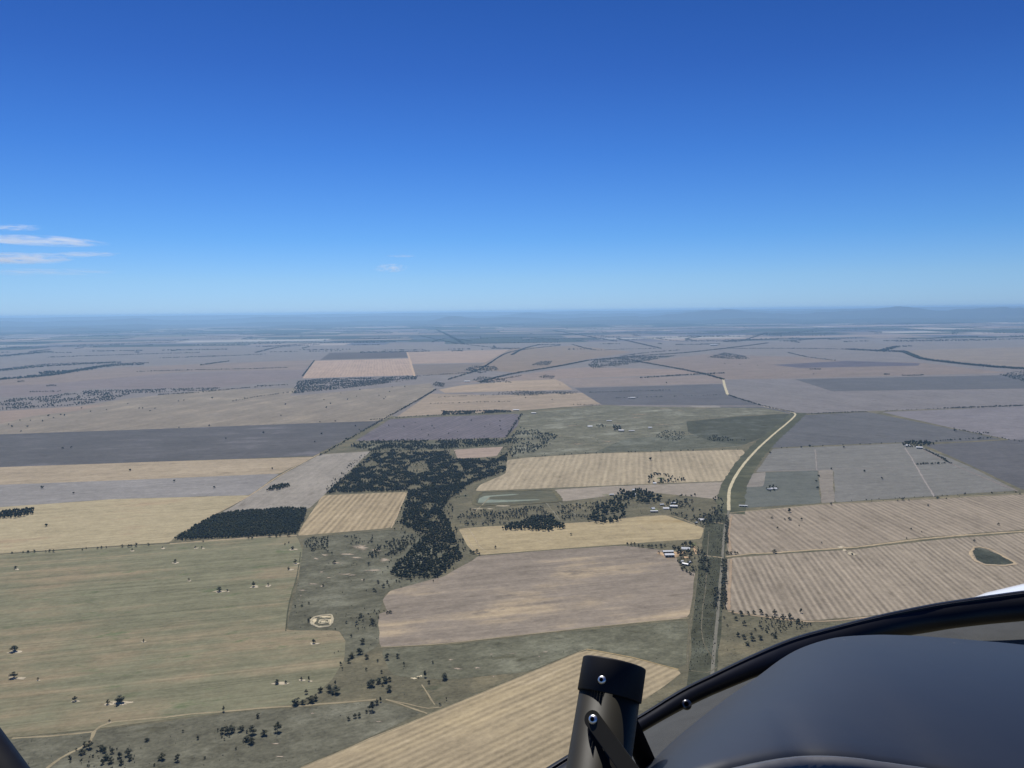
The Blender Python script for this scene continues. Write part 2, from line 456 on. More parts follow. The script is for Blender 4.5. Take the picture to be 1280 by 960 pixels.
# ------------------------------------------------------------------ the fields
# (name words, outline in photo pixels, colour seen, options)
FIELDS = [
    # far band
    ("broad mauve farmland floor between the far named fields", [(-300, 520), (-300, 445), (200, 434), (640, 429), (1100, 424), (1600, 418), (1600, 508), (1280, 508), (990, 517), (750, 506), (500, 521), (330, 500), (0, 524)], (139, 131, 128), {}),
    ("mauve grey far field left of the pale striped rectangle", [(150, 470), (330, 463), (395, 452), (378, 473), (275, 484), (160, 486), (110, 486), (60, 494), (-60, 499), (-60, 482), (60, 480)], (140, 130, 130), {}),
    ("pale tan far field lying above the long open wood", [(-60, 478), (60, 468), (150, 459), (330, 452), (395, 450), (380, 462), (230, 465), (60, 480), (-60, 484)], (146, 135, 132), {}),
    ("slate field behind the pale striped rectangle", [(400, 450), (412, 441), (507, 439), (510, 447)], (115, 114, 122), {}),
    ("pale tan striped rectangle behind the scrubby wood", [(392, 451), (511, 448), (517, 469), (440, 471), (378, 473)], (176, 155, 142), dict(dirp=((445, 450), (436, 471)), period=34, amp=0.10)),
    ("tan field right of the pale striped rectangle", [(509, 440), (636, 437), (612, 453), (513, 455)], (164, 148, 141), {}),
    ("grey brown field below the tan one right of the striped rectangle", [(513, 456), (610, 454), (582, 468), (518, 469)], (136, 127, 124), {}),
    ("pinkish strip field beside the dark grove", [(560, 481), (640, 470), (700, 461), (735, 459), (860, 462), (885, 467), (690, 474), (600, 477)], (152, 137, 130), {}),
    ("tan field with a hedge through its middle distance", [(640, 435), (720, 432), (790, 440), (735, 449), (650, 466), (590, 462)], (145, 134, 130), {}),
    ("orange tan field above the dark tree strip", [(548, 487), (575, 482), (640, 476), (698, 474), (716, 487), (640, 489), (556, 491)], (169, 150, 132), dict(dirp=((560, 488), (700, 481)), streak=0.1)),
    ("orange tan field with dotted tree rows", [(538, 492), (620, 494), (728, 491), (751, 505), (640, 514), (552, 518), (496, 521)], (164, 146, 128), dict(dirp=((520, 515), (700, 504)), streak=0.12)),
    ("tan strip field above the slate field with a white shed", [(694, 474), (905, 469), (904, 479), (718, 484)], (149, 136, 130), {}),
    ("slate field with a white shed in its middle", [(718, 485), (902, 480), (912, 493), (952, 507), (752, 506)], (115, 112, 114), dict(dirp=((720, 490), (900, 486)), streak=0.08)),
    ("wide fawn field right of the hedge road", [(800, 452), (880, 443), (1000, 446), (1060, 452), (1150, 453), (1262, 466), (995, 473), (906, 474), (880, 466)], (144, 133, 130), {}),
    ("long slate wedge in the far fawn field", [(965, 456), (1060, 451), (1150, 454), (1148, 457), (1000, 460)], (117, 115, 125), {}),
    ("pale fawn field beyond the creek line", [(1130, 438), (1420, 430), (1420, 462), (1300, 461), (1160, 450)], (146, 138, 136), {}),
    ("slate blue field at the right", [(993, 474), (1250, 469), (1420, 467), (1420, 484), (1265, 486), (1040, 489)], (116, 115, 119), dict(dirp=((1000, 480), (1250, 476)), streak=0.07)),
    ("grey fawn field around the bend of the pale road", [(906, 475), (990, 474), (1040, 489), (1265, 487), (1420, 484), (1420, 505), (1100, 513), (1005, 517), (955, 508), (913, 493)], (137, 130, 128), dict(dirp=((950, 490), (1100, 510)), streak=0.08)),
    ("pale grey field along the right edge", [(1102, 515), (1280, 508), (1420, 504), (1420, 552), (1295, 556), (1240, 545), (1190, 535)], (134, 129, 131), dict(dirp=((1120, 516), (1280, 509)), streak=0.07)),
    ("slate triangular field right of the pale road bend", [(1000, 519), (1085, 515), (1190, 536), (1252, 549), (1200, 552), (1125, 553), (1020, 557), (964, 560), (976, 543)], (112, 111, 113), dict(dirp=((1000, 530), (1150, 545)), streak=0.07)),
    ("dark slate field below the far right homestead", [(1155, 556), (1280, 549), (1420, 545), (1420, 604), (1278, 612), (1210, 580)], (109, 107, 109), dict(dirp=((1180, 566), (1280, 561)), period=22, amp=0.05, streak=0.08)),
    ("grey mauve field crossed by a pale track", [(945, 590), (966, 561), (1060, 557), (1130, 554), (1156, 560), (1212, 583), (1272, 613), (1150, 621), (1044, 628), (1042, 588)], (131, 127, 121), dict(dirp=((1050, 605), (1200, 597)), period=20, amp=0.05, streak=0.09)),
    ("green grey square paddock left of the mauve field", [(914, 636), (922, 613), (945, 591), (1022, 588), (1026, 629)], (114, 114, 107), {}),
    ("narrow fawn strip between green square and mauve field", [(1023, 588), (1041, 587), (1043, 628), (1027, 629)], (146, 136, 124), {}),
    # left and centre, middle distance
    ("broad fawn field dotted with trees", [(-120, 549), (-120, 526), (0, 519), (90, 509), (160, 498), (270, 487), (372, 485), (362, 495), (440, 488), (538, 479), (545, 487), (478, 526), (200, 536), (0, 543)], (147, 135, 123),
     dict(dirp=((330, 522), (500, 486)), streak=0.10, second=(158, 144, 128), cover2=0.4)),
    ("reddish bare corner of the fawn field", [(-80, 528), (0, 514), (95, 508), (135, 505), (100, 513), (40, 520), (0, 530)], (156, 138, 126), {}),
    ("dark slate field across the left", [(-120, 548), (0, 543), (200, 536), (330, 531), (478, 526), (440, 545), (392, 570), (200, 577), (0, 584), (-120, 588)], (108, 106, 108),
     dict(dirp=((0, 565), (390, 551)), streak=0.10, second=(126, 122, 124), cover2=0.34)),
    ("small pale trapezoid field above the dark pasture", [(858, 507), (896, 507), (925, 514), (893, 514.5)], (150, 141, 131), {}),
    ("small slate field left of the pale road bend", [(897, 508.5), (950, 508), (990, 515.5), (940, 519), (928, 514)], (110, 107, 108), {}),
    ("small pale field beside the green square paddock", [(941, 592), (957, 590), (954, 608), (932, 609)], (148, 139, 128), {}),
    ("slate striped field dotted with trees", [(444, 551), (488, 524), (550, 521), (651, 517), (646, 533), (632, 547), (540, 550)], (120, 114, 118), dict(dirp=((520, 548), (590, 521)), period=26, amp=0.13)),
    ("small tan clearing field enclosed by the big wood", [(567, 562), (630, 556), (621, 570), (600, 572), (572, 573)], (166, 147, 132), dict(streak=0.07)),
    ("upper tan stubble strip at the left", [(-120, 589), (0, 584), (200, 577), (392, 571), (350, 592), (160, 600), (0, 606), (-120, 610)], (172, 155, 132), dict(dirp=((0, 594), (350, 581)), streak=0.10)),
    ("mauve grey strip between the two tan stubble fields", [(-120, 611), (0, 606), (160, 600), (350, 592), (312, 619), (140, 624), (0, 634), (-120, 643)], (150, 143, 136), dict(dirp=((0, 620), (320, 606)), streak=0.10)),
    ("golden tan stubble field left of the dark plantation", [(-120, 643), (0, 634), (140, 624), (313, 619), (268, 643), (222, 668), (212, 678), (100, 685), (0, 692), (-120, 699)], (175, 162, 134),
     dict(dirp=((0, 665), (260, 645)), streak=0.13, period=18, amp=0.04, second=(156, 136, 116), cover2=0.3)),
    ("brown field between pale track and big wood", [(400, 568), (463, 564), (436, 590), (410, 614), (386, 636), (330, 640), (290, 640), (262, 650), (312, 620), (352, 594)], (157, 147, 134), dict(dirp=((300, 640), (400, 570)), streak=0.10)),
    ("tan field with bold sown rows beside the wood", [(404, 619), (508, 615), (498, 640), (488, 660), (440, 664), (371, 670), (386, 645)], (170, 151, 122), dict(dirp=((455, 616), (408, 668)), warp=0.2, period=19, amp=0.22, streak=0.08)),
    ("wide tan striped field above the irrigation dam", [(634, 575), (660, 572), (740, 567), (928, 562), (931, 566), (922, 585), (911, 601), (760, 607), (594, 614), (600, 606), (632, 592)], (172, 156, 131), dict(dirp=((740, 568), (728, 608)), period=24, amp=0.12, streak=0.08)),
    ("pinkish brown strip below the wide striped field", [(692, 612), (760, 608), (912, 602), (905, 625), (868, 621), (792, 613), (768, 619), (703, 627)], (160, 147, 131), dict(dirp=((700, 620), (900, 610)), streak=0.07)),
    ("golden field below the scattered village trees", [(573, 661), (610, 658), (690, 655), (745, 652), (800, 646), (832, 644), (880, 660), (876, 674), (820, 677), (785, 680), (700, 686), (596, 694), (584, 682)], (175, 159, 128),
     dict(dirp=((600, 680), (860, 665)), streak=0.12, second=(154, 136, 105), cover2=0.3)),
    ("large brown field in the centre beside the road corridor", [(478, 750), (488, 738), (512, 728), (552, 722), (590, 701), (598, 695), (700, 687), (780, 682), (832, 688), (846, 697), (852, 712), (869, 716), (866, 745), (861, 772), (750, 783), (560, 804), (475, 809), (473, 790), (472, 768), (484, 764)], (150, 138, 124),
     dict(dirp=((500, 770), (860, 735)), streak=0.16, second=(174, 156, 130), cover2=0.5, slen=300, swid=9)),
    ("green tinged paddock with pale streaks and lone trees", [(-150, 702), (0, 693), (100, 686), (215, 679), (300, 673), (371, 670), (379, 690), (372, 720), (362, 752), (357, 788), (400, 787), (424, 789), (433, 803), (430, 826), (414, 851), (394, 868), (366, 881), (300, 888), (120, 911), (0, 923), (-150, 936)], (132, 129, 107),
     dict(dirp=((0, 830), (300, 800)), streak=0.20, second=(146, 133, 110), cover2=0.5, third=(115, 120, 95), slen=420, swid=5, patch=0.06)),
    ("pale striped crop field in the bottom foreground", [(376, 960), (540, 892), (660, 842), (733, 812), (800, 825), (848, 838), (851, 842), (830, 858), (770, 900), (700, 965), (620, 1040), (500, 1100), (200, 1050)], (166, 150, 122),
     dict(dirp=((420, 942), (720, 818)), period=13.5, amp=0.16, streak=0.10, second=(176, 158, 125), cover2=0.4, warp=0.3)),
    ("striped fawn field above the sandy track", [(912, 641), (940, 638), (1040, 630), (1280, 618), (1420, 611), (1420, 652), (1280, 662), (1160, 671), (1070, 683), (970, 690), (911, 694), (909, 682), (908, 662)], (154, 142, 127),
     dict(dirp=((990, 650), (1038, 682)), period=20, amp=0.18, streak=0.08, warp=0.3)),
    ("striped fawn field below the sandy track", [(908, 698), (970, 693), (1070, 687), (1160, 676), (1280, 666), (1420, 655), (1420, 728), (1280, 746), (1160, 762), (1085, 770), (1010, 776), (925, 766), (907, 762)], (154, 142, 126),
     dict(dirp=((960, 697), (1003, 770)), period=15, amp=0.24, streak=0.08, warp=0.3)),
]
for i, (label, poly, colr, opt) in enumerate(FIELDS):
    opt = dict(opt)
    cx, cy = centre(poly)
    d = gdist(cx, cy)
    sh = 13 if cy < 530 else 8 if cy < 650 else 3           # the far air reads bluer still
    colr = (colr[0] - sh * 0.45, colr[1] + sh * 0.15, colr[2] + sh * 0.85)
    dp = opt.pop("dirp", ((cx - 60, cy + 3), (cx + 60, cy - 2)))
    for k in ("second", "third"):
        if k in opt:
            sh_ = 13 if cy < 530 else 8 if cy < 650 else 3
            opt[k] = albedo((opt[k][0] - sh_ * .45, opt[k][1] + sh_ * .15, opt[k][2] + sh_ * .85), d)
    opt.setdefault("streak", 0.07)
    opt.setdefault("patch", 0.14)
    opt.setdefault("tram", 46.0 + 9.0 * (i % 4))
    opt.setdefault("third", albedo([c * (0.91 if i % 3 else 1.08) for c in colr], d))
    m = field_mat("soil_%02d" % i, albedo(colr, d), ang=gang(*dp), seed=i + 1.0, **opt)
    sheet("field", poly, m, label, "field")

# grass country with a look of its own
GRASS = [
    ("grey green pasture around the far homesteads", [(645, 517), (752, 507), (860, 509), (955, 510), (985, 516), (920, 520), (858, 526), (860, 541), (930, 558), (740, 566), (640, 572), (640, 552), (652, 520)], (119, 121, 115)),
    ("darker strip of pasture along the wide striped field", [(783, 548), (880, 543), (930, 557), (860, 562), (742, 566)], (107, 111, 107)),
    ("dark slate green pasture beside the pale road", [(858, 527), (920, 521), (987, 517), (962, 543), (930, 556), (886, 551), (860, 540)], (91, 97, 98)),
    ("grey pasture inside the wood edge", [(432, 560), (450, 553), (560, 551), (640, 549), (636, 558), (566, 562), (465, 563)], (108, 110, 104)),
    ("olive scrubland between the paddock and the brown field", [(380, 672), (490, 662), (530, 668), (560, 690), (548, 722), (482, 740), (474, 765), (473, 808), (430, 830), (432, 800), (424, 788), (358, 788), (374, 720)], (108, 108, 97)),
    ("green pasture under the big brown field", [(475, 812), (560, 806), (750, 786), (860, 775), (858, 830), (845, 836), (800, 823), (733, 810), (660, 840), (560, 850), (490, 845)], (109, 109, 96)),
    ("dark olive grass along the bottom edge", [(-150, 938), (0, 925), (120, 913), (300, 890), (470, 876), (530, 890), (376, 958), (200, 1050), (-150, 1050)], (109, 108, 96)),
    ("dark green verge along the sealed road", [(884, 645), (904, 641), (912, 650), (906, 690), (903, 762), (897, 832), (884, 1010), (838, 1010), (861, 838), (866, 776), (872, 716), (880, 664)], (84, 87, 80)),
]
for i, (label, poly, colr) in enumerate(GRASS):
    d = gdist(*centre(poly))
    m = field_mat("pasture_%02d" % i, albedo(colr, d), albedo([c * 1.16 for c in colr], d), albedo([c * (1.22 if i == 3 else 0.86) for c in colr], d), seed=50 + i, streak=0.07, patch=0.16, fine=0.32, slen=90, swid=45,
                  ang=0.3, cover2=0.45, pscale=70, coarse=0.30)
    sheet("grassland", poly, m, label, "pasture")

# bare earth: scalds, tree camps, farmyards
def soil(name, c, d=2200, **k):
    return field_mat(name, albedo(c, d), streak=0.05, patch=0.12, fine=0.10, slen=40, swid=15, pscale=30, **k)


pale_track = soil("pale_soil", (190, 175, 150), soft=2)
pale_soil = soil("pale_soil", (196, 184, 160), soft=1)
pink_soil = soil("pink_soil", (182, 168, 150), soft=2)
yard_soil = soil("yard_soil", (196, 168, 138), 2600, soft=1)
cream_soil = soil("cream_soil", (214, 200, 168), 1900, soft=1)
far_soil = soil("far_soil", (150, 142, 130), 4200, soft=2)
gold_soil = soil("gold_soil", (176, 156, 126), 1900, soft=2)


def blob(bm, u, v, wpx, hpx, z, wob=0.35, ang=0.0):
    """An uneven patch on the ground, w by h photo pixels across."""
    c = G(u, v)
    ax = (G(u + wpx / 2, v) - c)
    ay = (G(u, v - hpx / 2) - c)
    n = 22
    bm.verts.layers.float.get("fade") or bm.verts.layers.float.new("fade")
    ph = random.uniform(0, 100)
    vs = []
    for k in range(n):
        t = 2 * math.pi * k / n
        r = 1 + wob * mnoise.noise(Vector((math.cos(t) * 1.4 + ph, math.sin(t) * 1.4, ph))) * 1.6
        a = t
        x, y_ = math.cos(a) * r, math.sin(a) * r
        p = c + ax * x + ay * (y_ + x * ang)
        vs.append(bm.verts.new((p.x, p.y, z)))
    fl = bm.verts.layers.float.get("fade") or bm.verts.layers.float.new("fade")
    mid_ = bm.verts.new((c.x, c.y, z))
    mid_[fl] = 1.0
    up_ = ax.x * ay.y - ax.y * ay.x > 0
    for k in range(n):
        a_, b_ = vs[k], vs[(k + 1) % n]
        bm.faces.new((mid_, a_, b_) if up_ else (mid_, b_, a_))


def patches(name, items, mat, label, z, wob=0.35):
    bm = bmesh.new()
    for k, it in enumerate(items):
        u, v, w, h = it[:4]
        blob(bm, u, v, w, h, z + 0.001 * k, wob, it[4] if len(it) > 4 else 0.0)
    return tag(bm_obj(name, bm, mat), label, "bare ground", None, "structure")


patches("bare_soil", [(405, 694, 12, 4), (395, 698, 10, 3), (402, 715, 8, 3), (436, 693, 20, 3), (452, 684, 26, 8), (445, 697, 22, 3), (470, 688, 14, 4), (482, 700, 24, 5, .3), (468, 713, 22, 4, .3), (420, 704, 18, 2.5),
                      (390, 730, 16, 3), (378, 738, 14, 2), (432, 718, 22, 2.5), (402, 733, 6, 2), (453, 725, 5, 1.5), (441, 719, 14, 2), (376, 745, 4, 1.2), (374, 750, 4, 1.2), (410, 722, 9, 2.2)],
        pink_soil, "pale pinkish scalds on the olive scrubland", 0.49, 0.6)
patches("bare_soil", [(740, 526, 26, 1.6), (800, 518, 40, 2.2), (795, 522, 28, 1.6), (770, 529, 30, 1.6), (715, 532, 36, 1.6), (770, 536, 26, 2.2), (722, 555, 20, 2.2), (760, 552, 18, 2.4), (830, 531, 34, 1.8),
                      (720, 509, 60, 1.2), (850, 513, 20, 1.0), (700, 545, 12, 1.2), (740, 562, 8, 1.0), (878, 510, 40, 2.0), (830, 511, 30, 1.6)],
        far_soil, "fawn bare patches on the grey green pasture", 0.49, 0.6)
patches("bare_soil", [(572, 836, 12, 4), (563, 825, 9, 2), (617, 846, 8, 3), (596, 835, 10, 2), (683, 815, 9, 2), (674, 821, 3, 2), (615, 818, 10, 1), (640, 817, 14, 1), (345, 930, 12, 2), (390, 892, 10, 2), (350, 946, 14, 2), (475, 902, 14, 1.5),
                      (545, 800, 8, 1.5)], pink_soil, "small pale scrapes in the bottom pastures", 0.49, 0.6)

# ------------------------------------------------------------------ roads and tracks
gravel = soil("gravel_road", (198, 188, 160), 3000)
sealed = soil("worn_asphalt", (128, 126, 117), 1900)
dirt = soil("dirt_track", (158, 147, 122), 1500, soft=1)
corr = soil("corridor_track", (122, 118, 104), 1700, soft=2)
sand = soil("sandy_track", (178, 162, 137), 2400, soft=1)
dark_verge = field_mat("verge_grass", albedo((90, 95, 91), 3000), albedo((101, 104, 95), 3000), soft=1, streak=0.08, patch=0.15, fine=0.15, slen=40, swid=10)

ribbon("verge", [(999, 516), (980, 533), (950, 560), (930, 585), (917, 610), (913, 642)], 92, field_mat("road_reserve", albedo((92, 97, 92), 3200), albedo((104, 107, 98), 3200), streak=0.1, patch=0.15, fine=0.2, slen=60, swid=12, coarse=0.25), "dark grassy verge flanking the pale gravel road", "verge", wob=0.06)
ribbon("road", [(904, 474), (906, 483), (910, 494)], 20, gravel, "short pale stretch of gravel road by the far hedge", "road", wob=0.1)
ribbon("road", [(955, 508), (975, 512), (992, 516), (994, 519), (985, 528), (968, 542), (947, 561), (930, 580), (919, 596), (912, 612), (911, 625), (911, 638)], 11, gravel, "pale gravel road curving down to the crossroads", "road", wob=0.1)
ribbon("road", [(911, 638), (909, 648), (906, 660), (904, 680), (903, 700), (900, 730), (897, 770), (894, 800), (891, 834), (887, 870), (880, 920), (866, 1010)], 6.5, sealed, "grey sealed road running down beside the striped fields", "road", wob=0.06)
for off, lb in ((-5.2, "near"), (5.2, "far")):
    pass
ribbon("path", [(886, 664), (884, 700), (882, 735), (878, 765), (877, 790), (880, 805), (888, 818), (892, 826)], 4, corr, "faint dirt track left of the sealed road", "track")
ribbon("path", [(872, 716), (869, 745), (864, 775), (861, 800), (859, 836)], 4, corr, "worn track along the edge of the brown field", "track")
ribbon("path", [(848, 838), (862, 838), (885, 841), (896, 834)], 5, corr, "dirt crossing from the striped field to the road", "track")
ribbon("path", [(878, 694), (890, 695.5), (903, 697)], 6, sand, "pale driveway from the white sheds to the road", "track")
ribbon("path", [(892, 653), (904, 654.5)], 6, sand, "short pale driveway near the crossroads", "track")
ribbon("path", [(908, 696), (940, 692), (970, 691), (1010, 688), (1040, 686), (1070, 684), (1100, 680), (1160, 673), (1220, 668), (1280, 664), (1420, 654)], 13, sand, "sandy track between the two striped fawn fields", "track")
ribbon("path", [(912, 641), (980, 635), (1040, 629.5), (1160, 623), (1280, 617), (1420, 610)], 9, dirt, "straight pale lane along the top of the striped fields", "lane")
ribbon("path", [(15, 923), (60, 920), (115, 915), (124, 910)], 6.5, dirt, "pale track along the bottom of the green paddock", "track")
ribbon("path", [(52, 966), (75, 948), (100, 935), (112, 927), (117, 916), (126, 908), (145, 902), (180, 899), (240, 893), (320, 886), (400, 880), (470, 874.5)], 7, dirt, "pale track curving below the green paddock", "track")
ribbon("path", [(482, 874.5), (500, 880), (520, 887), (534, 892)], 5, dirt, "pale forked track running to the crop field", "track")
ribbon("path", [(484, 875), (510, 880), (535, 885.5), (552, 884)], 3.5, dirt, "thin side track meeting the crop field edge", "track")
ribbon("path", [(527, 856), (535, 868), (543, 881)], 4, dirt, "short straight track below the cream bank", "track")
ribbon("path", [(400, 567), (352, 593), (312, 619.5), (268, 643), (226, 667)], 9, sand, "pale diagonal track beside the golden stubble field", "track")
ribbon("path", [(212, 680), (300, 673), (371, 669.5)], 9, sand, "pale headland strip under the dark plantation", "track")
ribbon("path", [(1131, 560), (1142, 577), (1154, 598), (1168, 621)], 9, soil("grey_track", (156, 151, 148), 3600, soft=1), "pale grey track crossing the mauve field", "track")
ribbon("path", [(1153, 562), (1190, 580), (1230, 597), (1272, 614)], 12, soil("fawn_track", (140, 134, 133), 3600, soft=1), "fawn track along the dark slate field", "track")
ribbon("path", [(578, 664), (586, 676), (592, 687), (602, 693)], 4, pale_track, "inner pale wheel track around the golden field", "track")
ribbon("path", [(586, 661), (594, 673), (599, 683), (612, 692)], 4, pale_track, "outer pale wheel track around the golden field", "track")
ribbon("path", [(578, 661), (690, 656), (745, 652), (832, 644), (880, 661)], 4, sand, "pale edge track above the golden field", "track")
ribbon("path", [(799, 656), (806, 662), (811, 668)], 4, sand, "short bright scrape in the golden field", "track")
ribbon("path", [(508, 616), (498, 640), (489, 660)], 7, sand, "pale edge strip of the bold striped field", "track")
ribbon("path", [(509, 440), (513, 452), (518, 470)], 24, soil("far_pale_track", (186, 166, 150), 6500), "pale lane right of the striped rectangle", "track")
ribbon("path", [(586, 648), (600, 634), (612, 622)], 5, dirt, "dirt track running up beside the dam", "track")
for q in ([(683, 629), (692, 640), (700, 650)], [(699, 628), (712, 638), (722, 645)], [(722, 628), (730, 637)], [(670, 643), (700, 640), (730, 638)]):
    ribbon("path", q, 5, soil("plot_track", (136, 134, 122), 2700, soft=1), "faint track between the overgrown plots", "track")
ribbon("path", [(376, 960), (540, 892), (660, 842), (733, 811.5)], 3, dirt, "dry grass edge along the top of the crop field", "track")
ribbon("path", [(733, 811.5), (790, 822), (848, 837)], 5, soil("gold_edge", (172, 154, 118), 1500, soft=1), "golden grass strip along the crop field corner", "track")
ribbon("path", [(476, 809), (560, 804), (750, 783), (861, 772.5)], 4, dirt, "worn edge along the bottom of the brown field", "track")
ribbon("path", [(1019, 562), (1020, 574), (1021, 588)], 9, soil("cross_track", (146, 142, 140), 3800, soft=1), "pale track running up between the mauve and slate fields", "track")
ribbon("path", [(945, 590), (1022, 587), (1090, 585.5), (1143, 583)], 8, soil("level_track", (146, 142, 140), 3800, soft=1), "pale level track across the mauve field", "track")
ribbon("fence_line", [(376, 690), (371, 720), (362, 752), (357, 789)], 3.5, dark_verge, "dark fence line of rank grass along the green paddock", "verge", kind="structure")
ribbon("fence_line", [(0, 693), (100, 686), (212, 679.5)], 4, dark_verge, "dark grass line between stubble field and green paddock", "verge", kind="structure")
ribbon("headland", [(915, 645), (911, 665), (913, 690)], 9, soil("headland_soil", (168, 150, 130), 2400, soft=1), "bare headland beside the upper striped field", "headland")
ribbon("headland", [(914, 699), (912, 730), (911, 762)], 9, soil("headland_soil", (168, 150, 130), 2100, soft=1), "bare headland beside the lower striped field", "headland")
ribbon("headland", [(910, 764), (925, 767), (1010, 777), (1085, 771.5), (1160, 763)], 8, soil("headland_soil", (172, 154, 132), 1900, soft=1), "bare headland under the lower striped field", "headland")

# ------------------------------------------------------------------ water and earth banks
def ring_bank(name, px, hgt, width, mat, label):
    pts = ragged([G(*p) for p in px], step=7, jit=1.3)
    n = len(pts)
    c = sum(pts, Vector()) / n
    vs, fs = [], []
    for p in pts:
        d = (p - c).normalized()
        for (o_, z_) in ((width, 0.9), (width * 0.25, hgt), (-width * 0.25, hgt), (-width, 0.9)):
            k = random.uniform(0.55, 1.35)
            vs.append((p.x + d.x * o_ * k, p.y + d.y * o_ * k, z_ * random.uniform(0.85, 1.1) if z_ > 1 else z_))
    for i in range(n):
        a, b = i * 4, ((i + 1) % n) * 4
        for k in range(3):
            fs.append((a + k, b + k, b + k + 1, a + k + 1))
    o = mesh_obj(name, vs, fs, mat, smooth=True)
    return tag(o, label, "earth bank", None, "structure")


def water_mat(name, c, rough=0.12):
    m, nt, out = new_mat(name)
    b = nt.nodes.new("ShaderNodeBsdfPrincipled")
    geo = nt.nodes.new("ShaderNodeNewGeometry")
    f = noise_node(nt, geo.outputs["Position"], 0.02, 3)
    nt.links.new(mixc(nt, ramp(nt, f, 0.35, 0.65), c, [x * 0.8 for x in c]), b.inputs["Base Color"])
    b.inputs["Roughness"].default_value = rough
    b.inputs["Specular IOR Level"].default_value = 0.03
    nt.links.new(b.outputs[0], out.inputs["Surface"])
    return m


bank_mat = soil("dam_bank", (116, 114, 100), 2700)
dam_floor = field_mat("dam_floor", albedo((104, 106, 98), 2700), albedo((118, 116, 104), 2700), streak=0.08, patch=0.1, slen=60, swid=10)
sheet("dam_floor", [(588, 626), (596, 616), (690, 612), (702, 627), (600, 632)], dam_floor, "dull grey green floor of the empty irrigation dam", "dam", jit=1)
sheet("water", [(597, 628.5), (599, 623), (606, 620), (640, 617.5), (650, 617.6), (640, 619), (612, 621), (609, 624.5), (640, 625), (672, 624.3), (676, 625), (640, 627.2), (610, 628.5)], water_mat("murky_water", albedo((146, 153, 134), 2700), 0.35),
      "pale green curved shallow water in the irrigation dam", "water", jit=0.6)
ring_bank("dam_bank", [(592, 630), (594, 620), (602, 615.5), (650, 613.5), (692, 612.5), (702, 627), (650, 630.5), (600, 632.5)], 3.0, 9, bank_mat, "grassed earth bank around the irrigation dam")
patches("bare_soil", [(628, 632.5, 22, 1.6), (612, 636, 8, 1.2), (597, 636, 20, 1.0)], pale_soil, "pale bare strip in front of the irrigation dam", 0.5)
pond_mat = field_mat("reedy_pond", albedo((80, 86, 84), 2200), albedo((112, 114, 106), 2200), streak=0.14, patch=0.3, fine=0.4, coarse=0.4, slen=30, swid=12, ang=gang((1220, 688), (1262, 704)))
sheet("pond", [(1216, 690), (1219, 685), (1226, 685), (1236, 688), (1250, 694), (1268, 704), (1255, 706), (1232, 705), (1221, 700)], pond_mat, "dark reedy teardrop pond in the striped field", "pond", jit=1.0)
ring_bank("pond_bank", [(1213, 692), (1217, 684.5), (1226, 684), (1238, 687), (1252, 694), (1271, 705), (1255, 707.5), (1231, 706.5), (1219, 701)], 1.6, 4.5, soil("rim_soil", (186, 168, 142), 2200), "pale sandy rim around the teardrop pond")
cream_bank_hard = soil("cream_bank", (194, 183, 156), 1800)
patches("bare_soil", [(393, 776, 7, 9), (405, 771, 22, 3.5), (414, 777, 6, 10), (402, 783.5, 16, 3), (405, 777, 12, 4)], cream_soil, "pale trampled earth around the small square dam", 0.5, 0.6)
ring_bank("dam_bank", [(390, 781), (389, 775), (393, 772), (401, 770), (414, 769), (416, 773), (415, 779), (412, 783), (400, 784.5)], 2.6, 3.0, cream_bank_hard, "bright cream earth bank of the small square dam")
ring_bank("dam_bank", [(398, 779.5), (400, 775.5), (406, 774.5), (411, 775), (411, 778.5), (404, 780)], 1.8, 2.2, cream_bank_hard, "inner cream bank of the small square dam")
sheet("water", [(401, 779), (402, 776.3), (409, 776), (409.5, 778.5)], water_mat("milky_water", albedo((178, 172, 146), 1900), 0.4), "milky puddle inside the small square dam", "water", jit=0.3)
patches("bare_soil", [(517, 848, 9, 3), (523, 846, 5, 2), (526, 845, 4, 2)], cream_soil, "cream bank beside a tree above the crop field", 0.520, 0.5)
patches("bare_soil", [(1051, 684, 10, 3), (1064, 692, 14, 5, -.5), (1056, 688, 6, 3)], pale_soil, "pale scrape on the sandy track", 0.560, 0.5)

# ------------------------------------------------------------------ trees
LEAF = leaf_mat("tree_foliage", (0.070, 0.075, 0.054))
LEAF2 = leaf_mat("wood_foliage", (0.036, 0.043, 0.031), 0.55)
LEAF3 = leaf_mat("scrub_foliage", (0.070, 0.074, 0.056), 0.45)
BARK = plain_mat("grey_bark", (0.16, 0.13, 0.10), 0.9, vscale=3)


def tube_into(bm, p, q, r0, r1, n=6):
    d = (q - p).normalized()
    a = d.orthogonal().normalized()
    b = d.cross(a)
    ring = []
    for (c, r) in ((p, r0), (q, r1)):
        ring.append([bm.verts.new(c + a * math.cos(2 * math.pi * k / n) * r + b * math.sin(2 * math.pi * k / n) * r) for k in range(n)])
    for k in range(n):
        bm.faces.new((ring[0][k], ring[0][(k + 1) % n], ring[1][(k + 1) % n], ring[1][k]))
    bm.faces.new(ring[1])


ICO = bmesh.new()
bmesh.ops.create_icosphere(ICO, subdivisions=1, radius=1.0)
ICO_V = np.array([v.co[:] for v in ICO.verts])
ICO_F = np.array([[v.index for v in f.verts] for f in ICO.faces])
ICO.free()
IC2 = bmesh.new()
bmesh.ops.create_icosphere(IC2, subdivisions=2, radius=1.0)
IC2_V = np.array([v.co[:] for v in IC2.verts])
IC2_F = np.array([[v.index for v in f.verts] for f in IC2.faces])
IC2.free()


